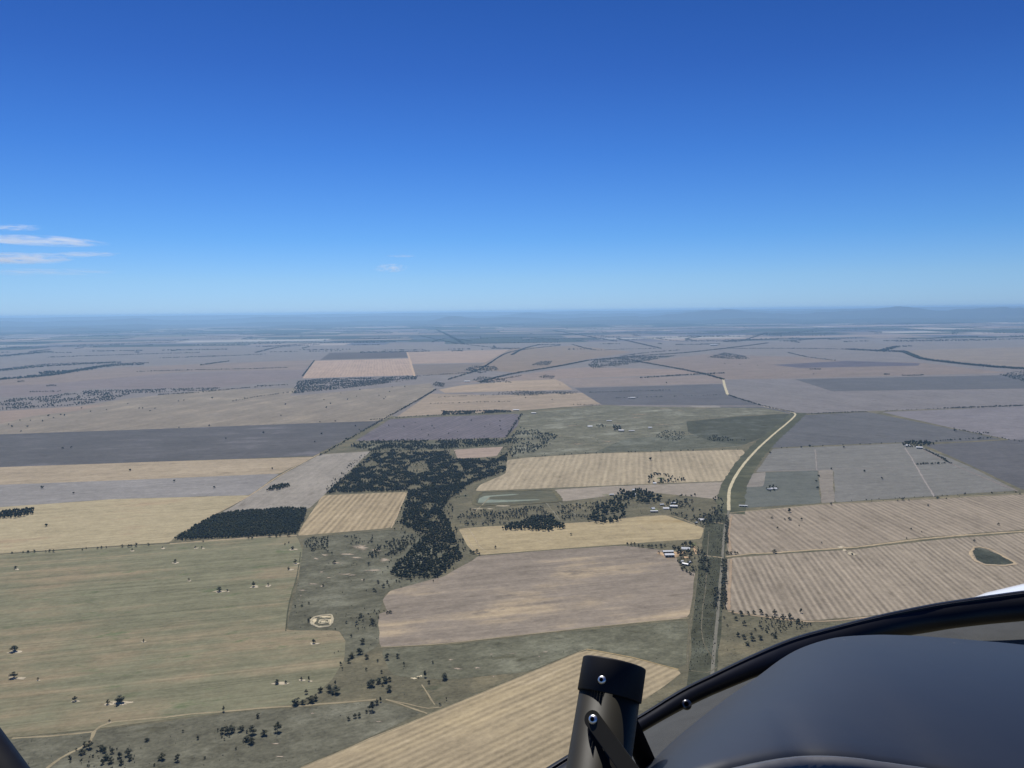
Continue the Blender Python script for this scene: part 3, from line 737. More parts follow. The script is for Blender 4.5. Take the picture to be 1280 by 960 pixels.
def tree_kind(seed, slim=False):
    """Unit tree, 1 m tall: tapered trunk with limbs; crown of lobes with loose leaf clumps and gaps."""
    rnd = random.Random(seed)
    tb = bmesh.new()
    top = Vector((rnd.uniform(-.04, .04), rnd.uniform(-.04, .04), 0.36))
    tube_into(tb, Vector((0, 0, -0.06)), top * 0.5 + Vector((0, 0, 0)), 0.035, 0.026)
    tube_into(tb, top * 0.5, top, 0.026, 0.018)
    lobes = []
    n = rnd.randint(5, 7)
    wide = 0.22 if slim else 0.33
    for k in range(n):
        a = 2 * math.pi * k / n + rnd.uniform(-.4, .4)
        rr = rnd.uniform(0.35, 1.0) * wide
        z = rnd.uniform(0.24, 0.74)
        c = Vector((math.cos(a) * rr, math.sin(a) * rr, z))
        lobes.append((c, rnd.uniform(0.16, 0.25)))
        tube_into(tb, top * rnd.uniform(0.6, 1.0), c, 0.014, 0.005, 5)
    lobes.append((Vector((rnd.uniform(-.05, .05), rnd.uniform(-.05, .05), 0.80)), 0.18))
    verts, faces = [], []
    for (c, r) in lobes:
        b = len(verts)
        sq = Vector((rnd.uniform(.85, 1.2), rnd.uniform(.85, 1.2), rnd.uniform(.6, .85)))
        for v in ICO_V:
            k = r * 0.72 * (1 + rnd.uniform(-.25, .25))
            verts.append(c + Vector((v[0] * sq.x, v[1] * sq.y, v[2] * sq.z)) * k)
        faces += [[i + b for i in f] for f in ICO_F.tolist()]
        for j in range(34):
            d = Vector((rnd.gauss(0, 1), rnd.gauss(0, 1), rnd.gauss(0.15, 1))).normalized()
            p = c + Vector((d.x * sq.x, d.y * sq.y, d.z * sq.z)) * r * rnd.uniform(0.7, 1.12)
            t = (d + Vector((rnd.uniform(-1, 1), rnd.uniform(-1, 1), rnd.uniform(-1, 1))) * 0.8).normalized()
            a1 = t.orthogonal().normalized() * rnd.uniform(0.025, 0.06)
            a2 = t.cross(a1).normalized() * rnd.uniform(0.025, 0.06)
            b = len(verts)
            verts += [p - a1, p - a2 * 0.9 + t * 0.012, p + a1, p + a2 + t * 0.012]
            faces.append([b, b + 1, b + 2, b + 3])
    tm = bpy.data.meshes.new("trunk")
    tb.to_mesh(tm)
    tb.free()
    tm.materials.append(BARK)
    cm = bpy.data.meshes.new("crown")
    cm.from_pydata([tuple(v) for v in verts], [], faces)
    cm.update()
    cm.materials.append(LEAF)
    return tm, cm


KINDS = [tree_kind(s) for s in range(101, 107)] + [tree_kind(s, True) for s in (201, 202, 203)]
n_tree = [0]


def ordinal(k):
    w = ["", "first", "second", "third", "fourth", "fifth", "sixth", "seventh", "eighth", "ninth", "tenth", "eleventh", "twelfth", "thirteenth", "fourteenth",
         "fifteenth", "sixteenth", "seventeenth", "eighteenth", "nineteenth", "twentieth"]
    return w[k] if k < len(w) else str(k) + "th"


def place_tree(u, v, hm, wm, label, group):
    """One tree: an Empty at its foot with its own trunk and crown."""
    p = G(u, v, 0.1)
    root = empty("tree", p, random.uniform(0, 6.28))
    kinds = KINDS[6:] if wm < 0.8 else KINDS[:6]
    tm, cm = random.choice(kinds)
    root.scale = (hm * wm, hm * wm * random.uniform(.9, 1.1), hm)
    n_tree[0] += 1
    for nm, me in (("trunk", tm), ("crown", cm)):
        o = bpy.data.objects.new(nm, me)
        COL.objects.link(o)
        o.parent = root
    tag(root, label, "tree", group)
    return root


SZ = dict(t=4.5, s=6.5, m=9.5, b=13.0, h=17.0)
camps = []


def cluster(items, phrase, group, camp=False):
    """items: (x, y, size, [own words]); trees without words of their own are told apart by their order from the left."""
    items = sorted(items, key=lambda q: q[0])
    n = len(items)
    for k, it in enumerate(items):
        u, v, s = it[:3]
        own = it[3] if len(it) > 3 else None
        wm = 1.0
        if len(s) > 1:
            wm = {"w": 1.45, "n": 0.7}[s[1]]
        hm = 0.92 * SZ[s[0]] * random.uniform(0.9, 1.12)
        if own:
            lab = own
        elif n == 1:
            lab = phrase
        elif k == 0:
            lab = "leftmost tree " + phrase
        elif k == n - 1:
            lab = "rightmost tree " + phrase
        else:
            lab = ordinal(k + 1) + " tree from the left " + phrase
        place_tree(u, v, hm, wm * random.uniform(0.9, 1.12), lab, group)
        if camp:
            px = hm * FPX / gdist(u, v)
            camps.append((u + random.uniform(-.5, 1.5) + px * .12, v + 0.6, max(6, px * random.uniform(2.0, 3.1) * wm), max(2.2, px * random.uniform(.55, .8)), random.uniform(-.1, .3)))


GP = "lone trees in the green paddock"
cluster([
    (19.5, 711, "m", "lone tree near the upper left edge of the green paddock"),
    (18, 814, "bw", "wide clump tree at the far left of the green paddock"),
    (18, 847, "bw", "dark wide tree on pale patch below the far left clump"),
    (47.5, 850, "s", "small round tree on pale patch right of a dark wide one"),
    (94, 876, "m", "round dark tree on pinkish patch near the bottom of the green paddock"),
    (135, 880, "m", "left tree of the pair on pale soil near the bottom paddock track"),
    (149, 878, "bw", "bigger right tree of the pair on pale soil near the bottom track"),
    (137, 902, "t", "tiny tree just above the bend of the paddock track"),
    (179.5, 802, "s", "small solitary tree on bare ring in the middle of the green paddock"),
    (219, 703, "m", "domed lone tree on pale ring in the upper green paddock"),
    (236, 725.5, "s", "small tree on pale ring below the domed lone tree"),
    (274, 739, "bw", "left wide tree of the pair sharing a pale oval"),
    (284, 739, "s", "small right tree of the pair sharing a pale oval"),
    (317, 733, "b", "tree on white soil left of its twin in the upper green paddock"),
    (335.5, 732, "m", "tree on white soil right of its twin in the upper green paddock"),
    (361, 712, "m", "tree on pale scald beside the paddock fence, lower of two"),
    (369, 704, "b", "tree on pale scald beside the paddock fence, upper of two"),
    (366, 686.5, "mw", "tree on white oval at the top right corner of the green paddock"),
    (392, 804, "m", "solitary dark tree on pale ring in the paddock's right corner"),
    (346, 854, "mw", "dark tree on yellow soil, left end of a short row"),
    (357, 854, "s", "second tree of the short row on yellow soil"),
    (377, 850, "s", "third tree of the short row, right of yellow soil"),
    (386, 851, "mn", "thin last tree of the short row right of yellow soil"),
    (244, 685, "s", "left small tree of two on pale rings under the plantation"),
    (252.5, 685, "s", "right small tree of two on pale rings under the plantation"),
    (203, 685, "t", "tiny bush tree just below the stubble edge"),
    (165, 688, "s", "small tree on the paddock just below the tree row"),
], "", GP, camp=True)
cluster([(279.5, 889, "mn", "thin tree standing right on the paddock track")], "", GP)
cluster([(356, 681, "s"), (361, 679, "s")], "of two at the paddock's top right fence corner", "fence corner trees")
cluster([(15, 692, "s"), (29, 691, "s"), (35, 691, "m"), (43, 690.5, "m"), (57, 690, "s"), (62, 690, "m"), (67, 690, "m"), (103, 688, "s"), (108, 686, "s")],
        "in the row on the stubble edge, left half", "trees along the top of the green paddock")
cluster([(122, 686, "s"), (127, 685.5, "m"), (133, 685, "s"), (153, 684, "m"), (161, 684, "m"), (164, 683.5, "m"), (170, 683, "b"), (186, 681.5, "m")],
        "in the row on the stubble edge, right half", "trees along the top of the green paddock")
cluster([(254, 677.5, "s"), (310.6, 673.5, "m"), (315, 673.5, "m"), (337.5, 671.5, "mw"), (345.6, 671.5, "m"), (349.7, 671, "m"), (361, 670.5, "mw")],
        "on the pale strip under the dark plantation", "trees under the plantation")
GU = "gully trees in the bottom left corner"
cluster([(87.5, 948, "s"), (103.5, 942, "mw"), (106, 933, "m"), (111.6, 935, "b"), (127.6, 937, "mw"), (131, 940, "m"), (140.7, 941, "m")], "among the upper gully scrub by the bottom left track", GU)
cluster([(88, 953, "t"), (128, 955, "m"), (132.7, 949, "mw"), (138.5, 953, "mw"), (149.5, 947, "m"), (152, 955, "m"), (160, 944, "b"), (163, 950, "m")], "among the lower gully scrub at the bottom left", GU)
cluster([(202, 949, "mw", "dark tree with pale foot right of the gully scrub"), (222, 951, "b", "dark squarish tree right of the one with pale foot"), (193, 957, "t", "tiny bush at the bottom edge near two dark trees"),
         (184, 926, "sw", "low spreading bush tree in the dark grass above the gully"), (229, 915, "t", "tiny tree alone in the dark grass under the track"), (247.5, 924, "s", "small round tree left of the bottom copse"),
         (256, 948, "t", "tiny low bush below the bottom copse"), (322.5, 897, "m", "tree on pale ring between track and bottom copse")], "", GU)
CO = "copse below the paddock track"
cluster([(272.5, 914, "sn"), (277.5, 916, "m"), (284, 916, "b"), (289, 915.5, "b"), (293, 913, "s"), (300.6, 914, "m"), (303, 912, "m"), (309, 916, "s"), (316, 917, "h"), (330, 919, "mw"), (347, 914, "h")], "in the back row of the bottom copse", CO)
cluster([(277.5, 922, "t"), (280.6, 925, "t"), (284, 920, "t"), (287, 921, "t"), (304, 928, "sn"), (309, 926, "mw"), (314, 929, "mw"), (295, 937, "t")], "in the front row of the bottom copse", CO)
cluster([(370, 881, "bw"), (378, 880, "mw"), (383, 867, "m"), (389, 877, "bw"), (395, 875, "b"), (399, 865, "m"), (401, 864, "m")], "beside the round corner of the green paddock", "trees at the paddock corner")
GS = "trees scattered over the central scrubland"
cluster([(439, 796, "s"), (453, 804, "b"), (449, 817, "bw"), (440, 822, "mw"), (436, 828, "m"), (458, 823, "mw"), (472, 827, "s"), (425.6, 831, "s"), (428, 837, "sn")], "in the loose group left of the brown field's lower corner", GS)
cluster([(484, 824, "b"), (497, 822, "m"), (505, 832, "mn"), (457.5, 838, "s"), (477, 841, "s"), (541, 829, "s")], "in the loose arc below the brown field corner", GS)
cluster([(482, 852, "bw"), (487, 851, "m"), (473, 853, "mw"), (464, 857, "bw"), (486, 863, "bw"), (478, 857, "s")], "in the knot of trees left of the cream bank", GS)
cluster([(419, 856, "mn"), (419, 866, "bw"), (412.5, 864, "bw")], "in the trio just above the track's end", GS)
cluster([(475.6, 877, "mn"), (471, 880, "m"), (465, 888, "h"), (458, 891, "s"), (449, 896, "m"), (444, 897, "m"), (436, 900, "s")], "in the slanting row below the track's end", GS)
cluster([(531, 846, "bn"), (536, 854, "s"), (523, 848, "t"), (556, 849, "bw"), (550, 882, "s"), (558, 875, "sn")], "around the cream bank above the crop field", GS)
cluster([(487.5, 766, "sw"), (484, 767, "s"), (449, 775, "m"), (454, 777, "s"), (446, 780, "m"), (465, 779, "bw"), (433, 779, "s"), (466, 782, "m"), (470, 783, "s"), (451, 771, "m"), (473, 773, "s")],
        "along the scrubby drain right of the square dam", GS)
cluster([(386, 777, "m"), (388, 774, "s"), (377.5, 758, "sw"), (386, 755, "s"), (369, 759, "s"), (419, 787, "t")], "around the cream square dam", GS)
cluster([(404, 733, "s", "small tree on white scrape in the open scrubland"), (455, 726, "s", "small tree on white scrape left of the dark clump"), (418, 704, "mw", "wide low tree on pale scald in the scrubland"),
         (415, 693, "mn", "thin tree above the pale scald in the scrubland"), (461, 706, "m", "tree right of the pale scald in the scrubland"), (446, 706, "t", "tiny tree between pale scalds in the scrubland")], "", GS)
cluster([(458, 739, "t"), (467.5, 739, "m"), (470, 740, "s"), (473, 729, "m"), (479, 734, "m"), (484, 729, "m"), (486, 733, "s")], "in the string leading from the wood's tip", GS)
cluster([(506, 667, "m", "round tree between bold striped field and big wood"), (502, 677, "m", "tree below the corner of the bold striped field")], "", GS)
# golden field and the striped fields on the right
cluster([(619, 685, "m", "single dark tree in the left part of the golden field"), (714, 669, "m", "single dark tree right of the grove in the golden field")], "", "lone trees in the golden field")
cluster([(592, 692, "mw"), (596, 691, "b"), (599, 694, "m"), (588, 691, "m")], "of the clump at the golden field's lower left corner", "corner clump")
RT = "lone trees on the striped fawn fields"
cluster([(965, 648, "mw", "wide bush tree near the left edge of the upper striped field"), (981, 650, "s", "left tree of a touching pair on the upper striped field"), (987, 650, "mw", "right tree of a touching pair on the upper striped field"),
         (1002, 650, "m", "tree right of the touching pair on the upper striped field"), (999, 658, "s", "small tree just below the touching pair"), (972, 661, "m", "dark tree under the wide bush tree"),
         (1027, 679, "s", "small tree above the sandy track's left part"), (968, 691, "bw", "wide grey tree standing in the sandy track"), (1160, 633, "m", "tree near the top edge of the upper striped field"),
         (1139, 662, "s", "small upper tree of three above the sandy track"), (1152, 666, "sn", "thin tree right of the small upper one above the track"), (1133, 673.5, "s", "small tree at the edge of the sandy track"),
         (1248, 656.5, "m", "tree near the right frame edge above the sandy track"), (1217.5, 677, "m", "lone tree above the teardrop pond"), (1065, 693.5, "sw", "dark low tree on the pale scrape under the track"),
         (1001, 766, "bn", "thin tall tree at the bottom of the lower striped field")], "", RT)
cluster([(1039, 631, "m"), (1089, 627, "t"), (1104, 626.5, "t"), (1122, 626.5, "s"), (1128, 625, "mw"), (1136, 626, "s"), (1172, 623.5, "mw"), (1183, 624, "s"), (1199, 621, "t"), (1275, 618, "sw")], "along the lane above the striped fields", "lane trees")
SL = "trees dotted on the slate striped field"
cluster([(486, 532.5, "m"), (505, 534, "b"), (519, 528.5, "s"), (540, 533, "b"), (542.5, 536, "m"), (527, 537.5, "s"), (535.5, 544.5, "m")], "on the left half of the slate striped field", SL)
cluster([(561, 542.5, "m"), (572, 540, "s"), (589, 526, "m"), (606, 534, "m"), (612, 531, "s"), (625, 527, "b"), (625, 533, "m"), (626, 537.5, "m"), (605, 546, "m")], "on the right half of the slate striped field", SL)
# bottom right scrub beside the sealed road
cluster([(916, 767, "m"), (926, 769, "b"), (935, 768, "m"), (942, 767, "m"), (951, 767, "b"), (958, 772, "m"), (968, 768, "b"), (979, 772, "m"), (987, 772, "b"), (997, 779, "b")], "in the back row of the roadside scrub", "scrub trees right of the road")
cluster([(920, 775, "m"), (930, 781, "b"), (905, 773, "s"), (909, 783, "s"), (922, 795, "m"), (930, 798, "m"), (939, 795, "m"), (941, 800, "mw"), (950, 799, "mw"), (934, 806, "mw"), (969, 797, "mw"), (944, 788, "s")],
        "in the front row of the roadside scrub", "scrub trees right of the road")
# homestead trees around the white sheds
HT = "garden trees around the white sheds"
cluster([(784, 681, "m"), (789, 682, "b"), (793, 682, "b"), (798, 683, "m"), (803, 684, "m"), (811, 684.5, "b"), (815, 685, "b"), (820, 684, "m"), (826, 684, "b"), (831, 683, "m")], "in the windbreak left of the white sheds", HT)
cluster([(842, 686, "b"), (848, 688, "h"), (853, 683, "b"), (857, 682, "b"), (863, 683, "h"), (867, 684, "m")], "in the back row of the homestead garden", HT)
cluster([(847, 692, "m"), (851, 693, "h"), (856, 694, "b"), (860, 692, "h"), (864, 694, "b"), (851, 697, "b"), (862, 698, "m"), (873, 692, "b"), (877, 690, "m")], "in the middle row of the homestead garden", HT)
cluster([(850, 706, "b"), (855, 710, "m"), (861, 706, "b"), (864, 703, "m"), (866, 711, "m"), (858, 715, "m"), (862, 718, "m"), (868, 715, "s"), (853, 713, "m"), (824, 692, "m")], "in the front row of the homestead garden", HT)
cluster([(877, 703, "bw"), (881, 700, "bw"), (885, 703, "b"), (878, 711, "bw"), (883, 714, "bw"), (886, 709, "b"), (880, 695.5, "b")], "in the dark clump between homestead and sealed road", HT)
cluster([(909, 692, "mw"), (914, 693, "m"), (919, 692.5, "m"), (922, 692, "s")], "in the dark tongue right of the sealed road", "roadside trees")

patches("bare_soil", camps, pale_soil, "pale trampled soil rings beneath the paddock trees", 0.450, 0.5)


# ---- woods: many trees that read as one mass, one object per wood
def in_poly(x, y_, poly):
    c = False
    n = len(poly)
    j = n - 1
    for i in range(n):
        xi, yi = poly[i]
        xj, yj = poly[j]
        if (yi > y_) != (yj > y_) and x < (xj - xi) * (y_ - yi) / (yj - yi) + xi:
            c = not c
        j = i
    return c


def crown_variant(nl, rnd):
    vs, fs = [], []
    for k in range(nl):
        c = np.array([rnd.uniform(-.28, .28), rnd.uniform(-.28, .28), rnd.uniform(.42, .74)]) if nl > 1 else np.array([0, 0, .55])
        r = rnd.uniform(.24, .36) if nl > 1 else .45
        b = sum(len(q) for q in vs)
        j = 1 + (np.array([rnd.random() for _ in range(len(ICO_V))]) - .5) * .6
        v = ICO_V * j[:, None] * np.array([r, r, r * rnd.uniform(.75, 1.25)]) + c
        vs.append(v)
        fs.append(ICO_F + b)
    for k in range(10 if nl > 1 else 0):                       # loose sprays that break the outline
        d = np.array([rnd.gauss(0, 1), rnd.gauss(0, 1), rnd.gauss(.4, 1)])
        d /= np.linalg.norm(d)
        p = np.array([0, 0, .55]) + d * np.array([.45, .45, .42])
        b = sum(len(q) for q in vs)
        t = np.array([[rnd.uniform(-.13, .13) for _ in range(3)] for _ in range(3)])
        vs.append(t + p)
        fs.append(np.array([[b, b + 1, b + 2]]))
    return np.concatenate(vs), np.concatenate(fs)


_r = random.Random(5)
CROWNS = [crown_variant(3, _r) for _ in range(10)]
SIMPLE = [crown_variant(1, _r) for _ in range(6)]


def mass(name, pts, mat, label, cat, group=None, simple=False):
    """pts: (x, y, height, width). One mesh of many small crowns reaching down to the ground."""
    V, F, off = [], [], 0
    for (x, y_, hh, ww) in pts:
        v, f = random.choice(SIMPLE if simple else CROWNS)
        a = random.uniform(0, 6.28)
        c_, s_ = math.cos(a), math.sin(a)
        w = np.empty_like(v)
        w[:, 0] = (v[:, 0] * c_ - v[:, 1] * s_) * ww + x
        w[:, 1] = (v[:, 0] * s_ + v[:, 1] * c_) * ww + y_
        w[:, 2] = v[:, 2] * hh
        V.append(w)
        F.append(f + off)
        off += len(v)
    V = np.concatenate(V).astype(np.float32)
    F = np.concatenate(F).astype(np.int32)
    me = bpy.data.meshes.new(name)
    me.vertices.add(len(V))
    me.vertices.foreach_set("co", V.ravel())
    me.loops.add(F.size)
    me.loops.foreach_set("vertex_index", F.ravel())
    me.polygons.add(len(F))
    me.polygons.foreach_set("loop_start", np.arange(0, F.size, 3, dtype=np.int32))
    me.update(calc_edges=True)
    me.materials.append(mat)
    o = bpy.data.objects.new(name, me)
    COL.objects.link(o)
    return tag(o, label, cat, group, "stuff")


def scatter(px, spacing, hr, keep=1.0, clump=0.0, cscale=0.012, holes=()):
    poly = [(p.x, p.y) for p in (G(*q) for q in px)]
    hs = [[(p.x, p.y) for p in (G(*q) for q in h_)] for h_ in holes]
    x0, x1 = min(p[0] for p in poly), max(p[0] for p in poly)
    y0, y1 = min(p[1] for p in poly), max(p[1] for p in poly)
    out = []
    yy = y0
    while yy < y1:
        xx = x0 + random.uniform(0, spacing)
        while xx < x1:
            x, y_ = xx + random.uniform(-.5, .5) * spacing, yy + random.uniform(-.5, .5) * spacing
            if in_poly(x, y_, poly) and random.random() < keep and not any(in_poly(x, y_, h_) for h_ in hs):
                if clump == 0 or mnoise.noise(Vector((x * cscale, y_ * cscale, 3.3))) + random.uniform(-.25, .25) > clump:
                    hh = random.uniform(*hr)
                    out.append((x, y_, hh, hh * random.uniform(.62, .95)))
            xx += spacing
        yy += spacing
    return out


def along(px, spacing, hr, width, keep=1.0, thick=1):
    out = []
    pts = line_pts(px, 25)
    for a, b in zip(pts, pts[1:]):
        n = max(1, int((b - a).length / spacing * (1.0 if a.length < 5000 else 1.7) + random.random()))
        for k in range(n):
            for _ in range(thick):
                if random.random() > keep:
                    continue
                p = a.lerp(b, (k + random.random()) / n)
                d = (b - a).normalized()
                far_ = min(1.0, max(0.0, (p.length - 4500) / 3500))
                o_ = random.uniform(-.5, .5) * width
                hh = random.uniform(*hr) * (1 + .45 * far_)
                out.append((p.x - d.y * o_, p.y + d.x * o_, hh, hh * random.uniform(.8, 1.2)))
    return out


mass("woodland", scatter([(217, 675.5), (240, 661), (268, 645), (290, 641), (312, 639), (336, 638), (350, 636), (383, 636.5), (380, 650), (371, 667), (300, 672)], 6.2, (7, 11)),
     LEAF2, "dense dark plantation beside the bold striped field", "wood")
big = scatter([(424, 601), (468, 567), (560, 565), (566, 575), (622, 574), (634, 567), (632, 590), (600, 600), (585, 606), (560, 613), (508, 614), (440, 615.5), (409, 617)], 6.8, (6, 11), keep=.95, clump=-0.13, cscale=0.03,
              holes=[[(515, 579), (532, 577), (537, 590), (520, 594), (508, 588)], [(450, 580), (470, 577), (474, 583), (455, 586)]])
big += scatter([(510, 614), (585, 604), (592, 602), (574, 616), (562, 624), (552, 640), (563, 655), (571, 680), (578, 697), (565, 707), (550, 722), (500, 724), (487, 716), (512, 690), (532, 668), (512, 661), (500, 655), (506, 636)], 6.8, (6, 11.5), keep=.96, clump=-0.27, cscale=0.032,
               holes=[[(562, 682), (572, 681), (571, 685), (562, 686)], [(538, 686), (542, 688), (540, 697), (536, 696)]])
big += scatter([(405, 622), (412, 600), (466, 558), (570, 556), (640, 552), (645, 585), (610, 606), (575, 625), (566, 645), (584, 690), (556, 728), (500, 730), (476, 715), (500, 680), (528, 668), (490, 662), (505, 618)], 17, (4, 8), clump=0.06, cscale=.03,
               holes=[[(566, 560), (632, 555), (622, 572), (572, 575)], [(405, 617), (510, 613), (490, 662), (370, 672)], [(634, 574), (700, 568), (700, 614), (594, 615), (598, 604), (632, 590)], [(585, 692), (600, 690), (560, 722), (540, 730), (700, 760), (700, 690)]])
mass("woodland", big, LEAF2, "big dark wood in the centre narrowing down to a tip", "wood")
mass("woodland", scatter([(436, 558), (452, 552.5), (560, 551), (640, 549), (638, 556), (566, 561), (470, 566)], 11, (7, 12), clump=-0.12, cscale=0.02), LEAF2, "broken strip of wood under the slate striped field", "wood")
mass("woodland", scatter([(634, 566), (640, 545), (650, 535), (672, 538), (698, 545), (690, 556), (664, 567), (640, 571)], 14, (6, 11), clump=-0.02, cscale=0.02), LEAF2, "thin open wood on the left of the far homesteads", "wood")
mass("woodland", scatter([(628, 662), (636, 657), (655, 653), (668, 647), (690, 648), (696, 655), (706, 657), (705, 661), (690, 664), (650, 663)], 8.5, (9, 14), clump=-0.35, cscale=0.03), LEAF2, "dark grove biting into the golden field", "grove")
mass("woodland", scatter([(570, 658), (572, 646), (590, 637), (650, 634), (690, 634), (735, 630), (752, 626), (748, 646), (690, 653), (610, 657)], 10.5, (5, 9), clump=-0.08, cscale=0.025), LEAF3, "open scrub between the dam and the golden field", "scrub")
mass("woodland", scatter([(735, 652), (745, 635), (765, 625), (775, 614), (790, 610), (812, 616), (826, 622), (828, 628), (810, 630), (790, 628), (780, 640), (784, 648), (765, 654), (745, 655)], 12, (9, 15), clump=-0.14, cscale=0.025), LEAF2, "tall garden trees of the scattered village", "grove")
mass("woodland", scatter([(826, 640), (834, 626), (860, 618), (880, 620), (904, 624), (905, 640), (893, 648), (880, 660), (862, 654), (850, 646)], 13, (6, 11), clump=-0.02, cscale=0.02), LEAF3, "loose trees between village and crossroads", "scrub")
mass("woodland", scatter([(810, 604.5), (811, 592), (828, 593), (846, 595), (859, 601.5), (846, 603), (828, 605)], 11, (6, 11), clump=-0.02, cscale=0.03, holes=[[(818, 594), (832, 595), (836, 600), (820, 600)]]), LEAF2, "ring of trees round a house in the striped field", "grove")
mass("woodland", scatter([(0, 642.5), (10, 640), (42, 637), (40, 643), (20, 648), (-60, 651), (-60, 644)], 9, (9, 14), clump=-0.4), LEAF2, "small dark wood at the left edge of the stubble field", "grove")
mass("woodland", scatter([(331, 614.5), (338, 609), (352, 606.5), (362, 606), (361, 610), (345, 613)], 9, (8, 12), clump=-0.35), LEAF2, "little oval grove in the brown field", "grove")
mass("woodland", scatter([(1131, 553), (1160, 552), (1169, 556), (1150, 559), (1134, 560), (1125, 556)], 13, (8, 13), clump=-0.2), LEAF2, "dark trees round the far right homestead", "grove")
mass("woodland", scatter([(884, 646), (892, 640), (905, 645), (905, 652), (894, 656), (884, 655)], 9, (4, 7), clump=-0.3) + scatter([(893, 648), (904, 650), (903, 690), (888, 690)], 12, (2, 4), keep=.6)
     + scatter([(874, 716), (885, 716), (883, 740), (872, 775), (862, 835), (868, 776)], 9, (2, 4.5), clump=-.1, cscale=.03) + scatter([(886, 716), (897, 716), (896, 765), (884, 765)], 13, (2.5, 5), clump=.05, cscale=.03),
     LEAF3, "low dark scrub filling the verge of the sealed road", "scrub")
mass("hedge", along([(907, 645), (909, 660), (908, 680)], 5, (4, 7), 8) + along([(905, 700), (905, 730), (904, 762)], 4, (3, 7), 12, thick=2) + along([(896, 736), (893, 760)], 5, (5, 8), 8), LEAF3, "dark hedge along the right side of the sealed road", "hedge")
mass("woodland", scatter([(942, 775), (968, 768), (1000, 776), (1016, 781), (985, 792), (960, 796), (950, 785)], 7.5, (3, 6), clump=-0.25, cscale=.03), LEAF3, "grey understorey scrub beside the canopy frame", "scrub")
mass("woodland", scatter([(95, 934), (150, 932), (172, 948), (165, 962), (120, 962), (85, 955)], 9, (2, 4.5), clump=-0.05, cscale=.05), LEAF3, "grey gully scrub at the bottom left", "scrub")
mass("woodland", scatter([(382, 674), (412, 671), (410, 690), (392, 692), (380, 682)], 9, (4, 8), clump=-.08, cscale=.03) + scatter([(458, 697), (470, 684), (490, 674), (512, 676), (505, 690), (488, 694), (466, 699)], 8.5, (5, 9), clump=-.12, cscale=.03)
     + scatter([(428, 671), (470, 667), (466, 679), (440, 682)], 12, (4, 7), clump=-.05, cscale=.03) + scatter([(500, 672), (528, 668), (505, 692), (497, 690)], 13, (5, 9), clump=0.0)
     + scatter([(450, 764), (484, 762), (476, 782), (440, 790), (436, 778)], 11, (2.5, 5), clump=0.02, cscale=.04), LEAF3, "loose grey scrub spread over the scalded ground", "scrub")

# low bushes peppered over the rough grass
bush = scatter([(380, 674), (490, 664), (528, 670), (548, 722), (484, 740), (474, 765), (473, 808), (432, 828), (358, 788), (374, 720)], 24, (0.8, 2.6), clump=-.05, cscale=.02)
bush += scatter([(-40, 940), (60, 918), (300, 890), (470, 876), (530, 890), (376, 956), (300, 985), (-40, 985)], 19, (0.5, 1.7), clump=0.0, cscale=.03)
bush += scatter([(475, 812), (560, 806), (750, 786), (860, 775), (856, 828), (800, 823), (733, 810), (660, 840), (545, 888), (480, 874), (430, 850)], 20, (0.5, 1.7), clump=0.02, cscale=.03)
bush += scatter([(884, 645), (904, 641), (906, 690), (903, 762), (897, 832), (862, 838), (866, 776), (872, 716)], 7.5, (0.8, 3.0), clump=-.02, cscale=.04)
bush += scatter([(645, 517), (760, 508), (900, 512), (930, 556), (740, 565), (640, 571)], 46, (1.5, 4.0), clump=0.05, cscale=.006)
bush += scatter([(906, 766), (1000, 778), (1080, 772), (1000, 815), (910, 850)], 13, (0.6, 1.8), clump=-.05, cscale=.03)
bush += scatter([(575, 652), (590, 632), (700, 628), (760, 620), (830, 620), (905, 626), (904, 642), (870, 656), (830, 642), (690, 653)], 22, (1.0, 3.5), clump=-.05, cscale=.02)
bush += scatter([(842, 686), (850, 681), (872, 682), (884, 692), (880, 712), (866, 720), (852, 716), (846, 704), (850, 696)], 9, (2.5, 6.0), keep=.6)
mass("shrubs", bush, LEAF3, "low grey green bushes peppered over the rough pastures", "bushes", simple=True)

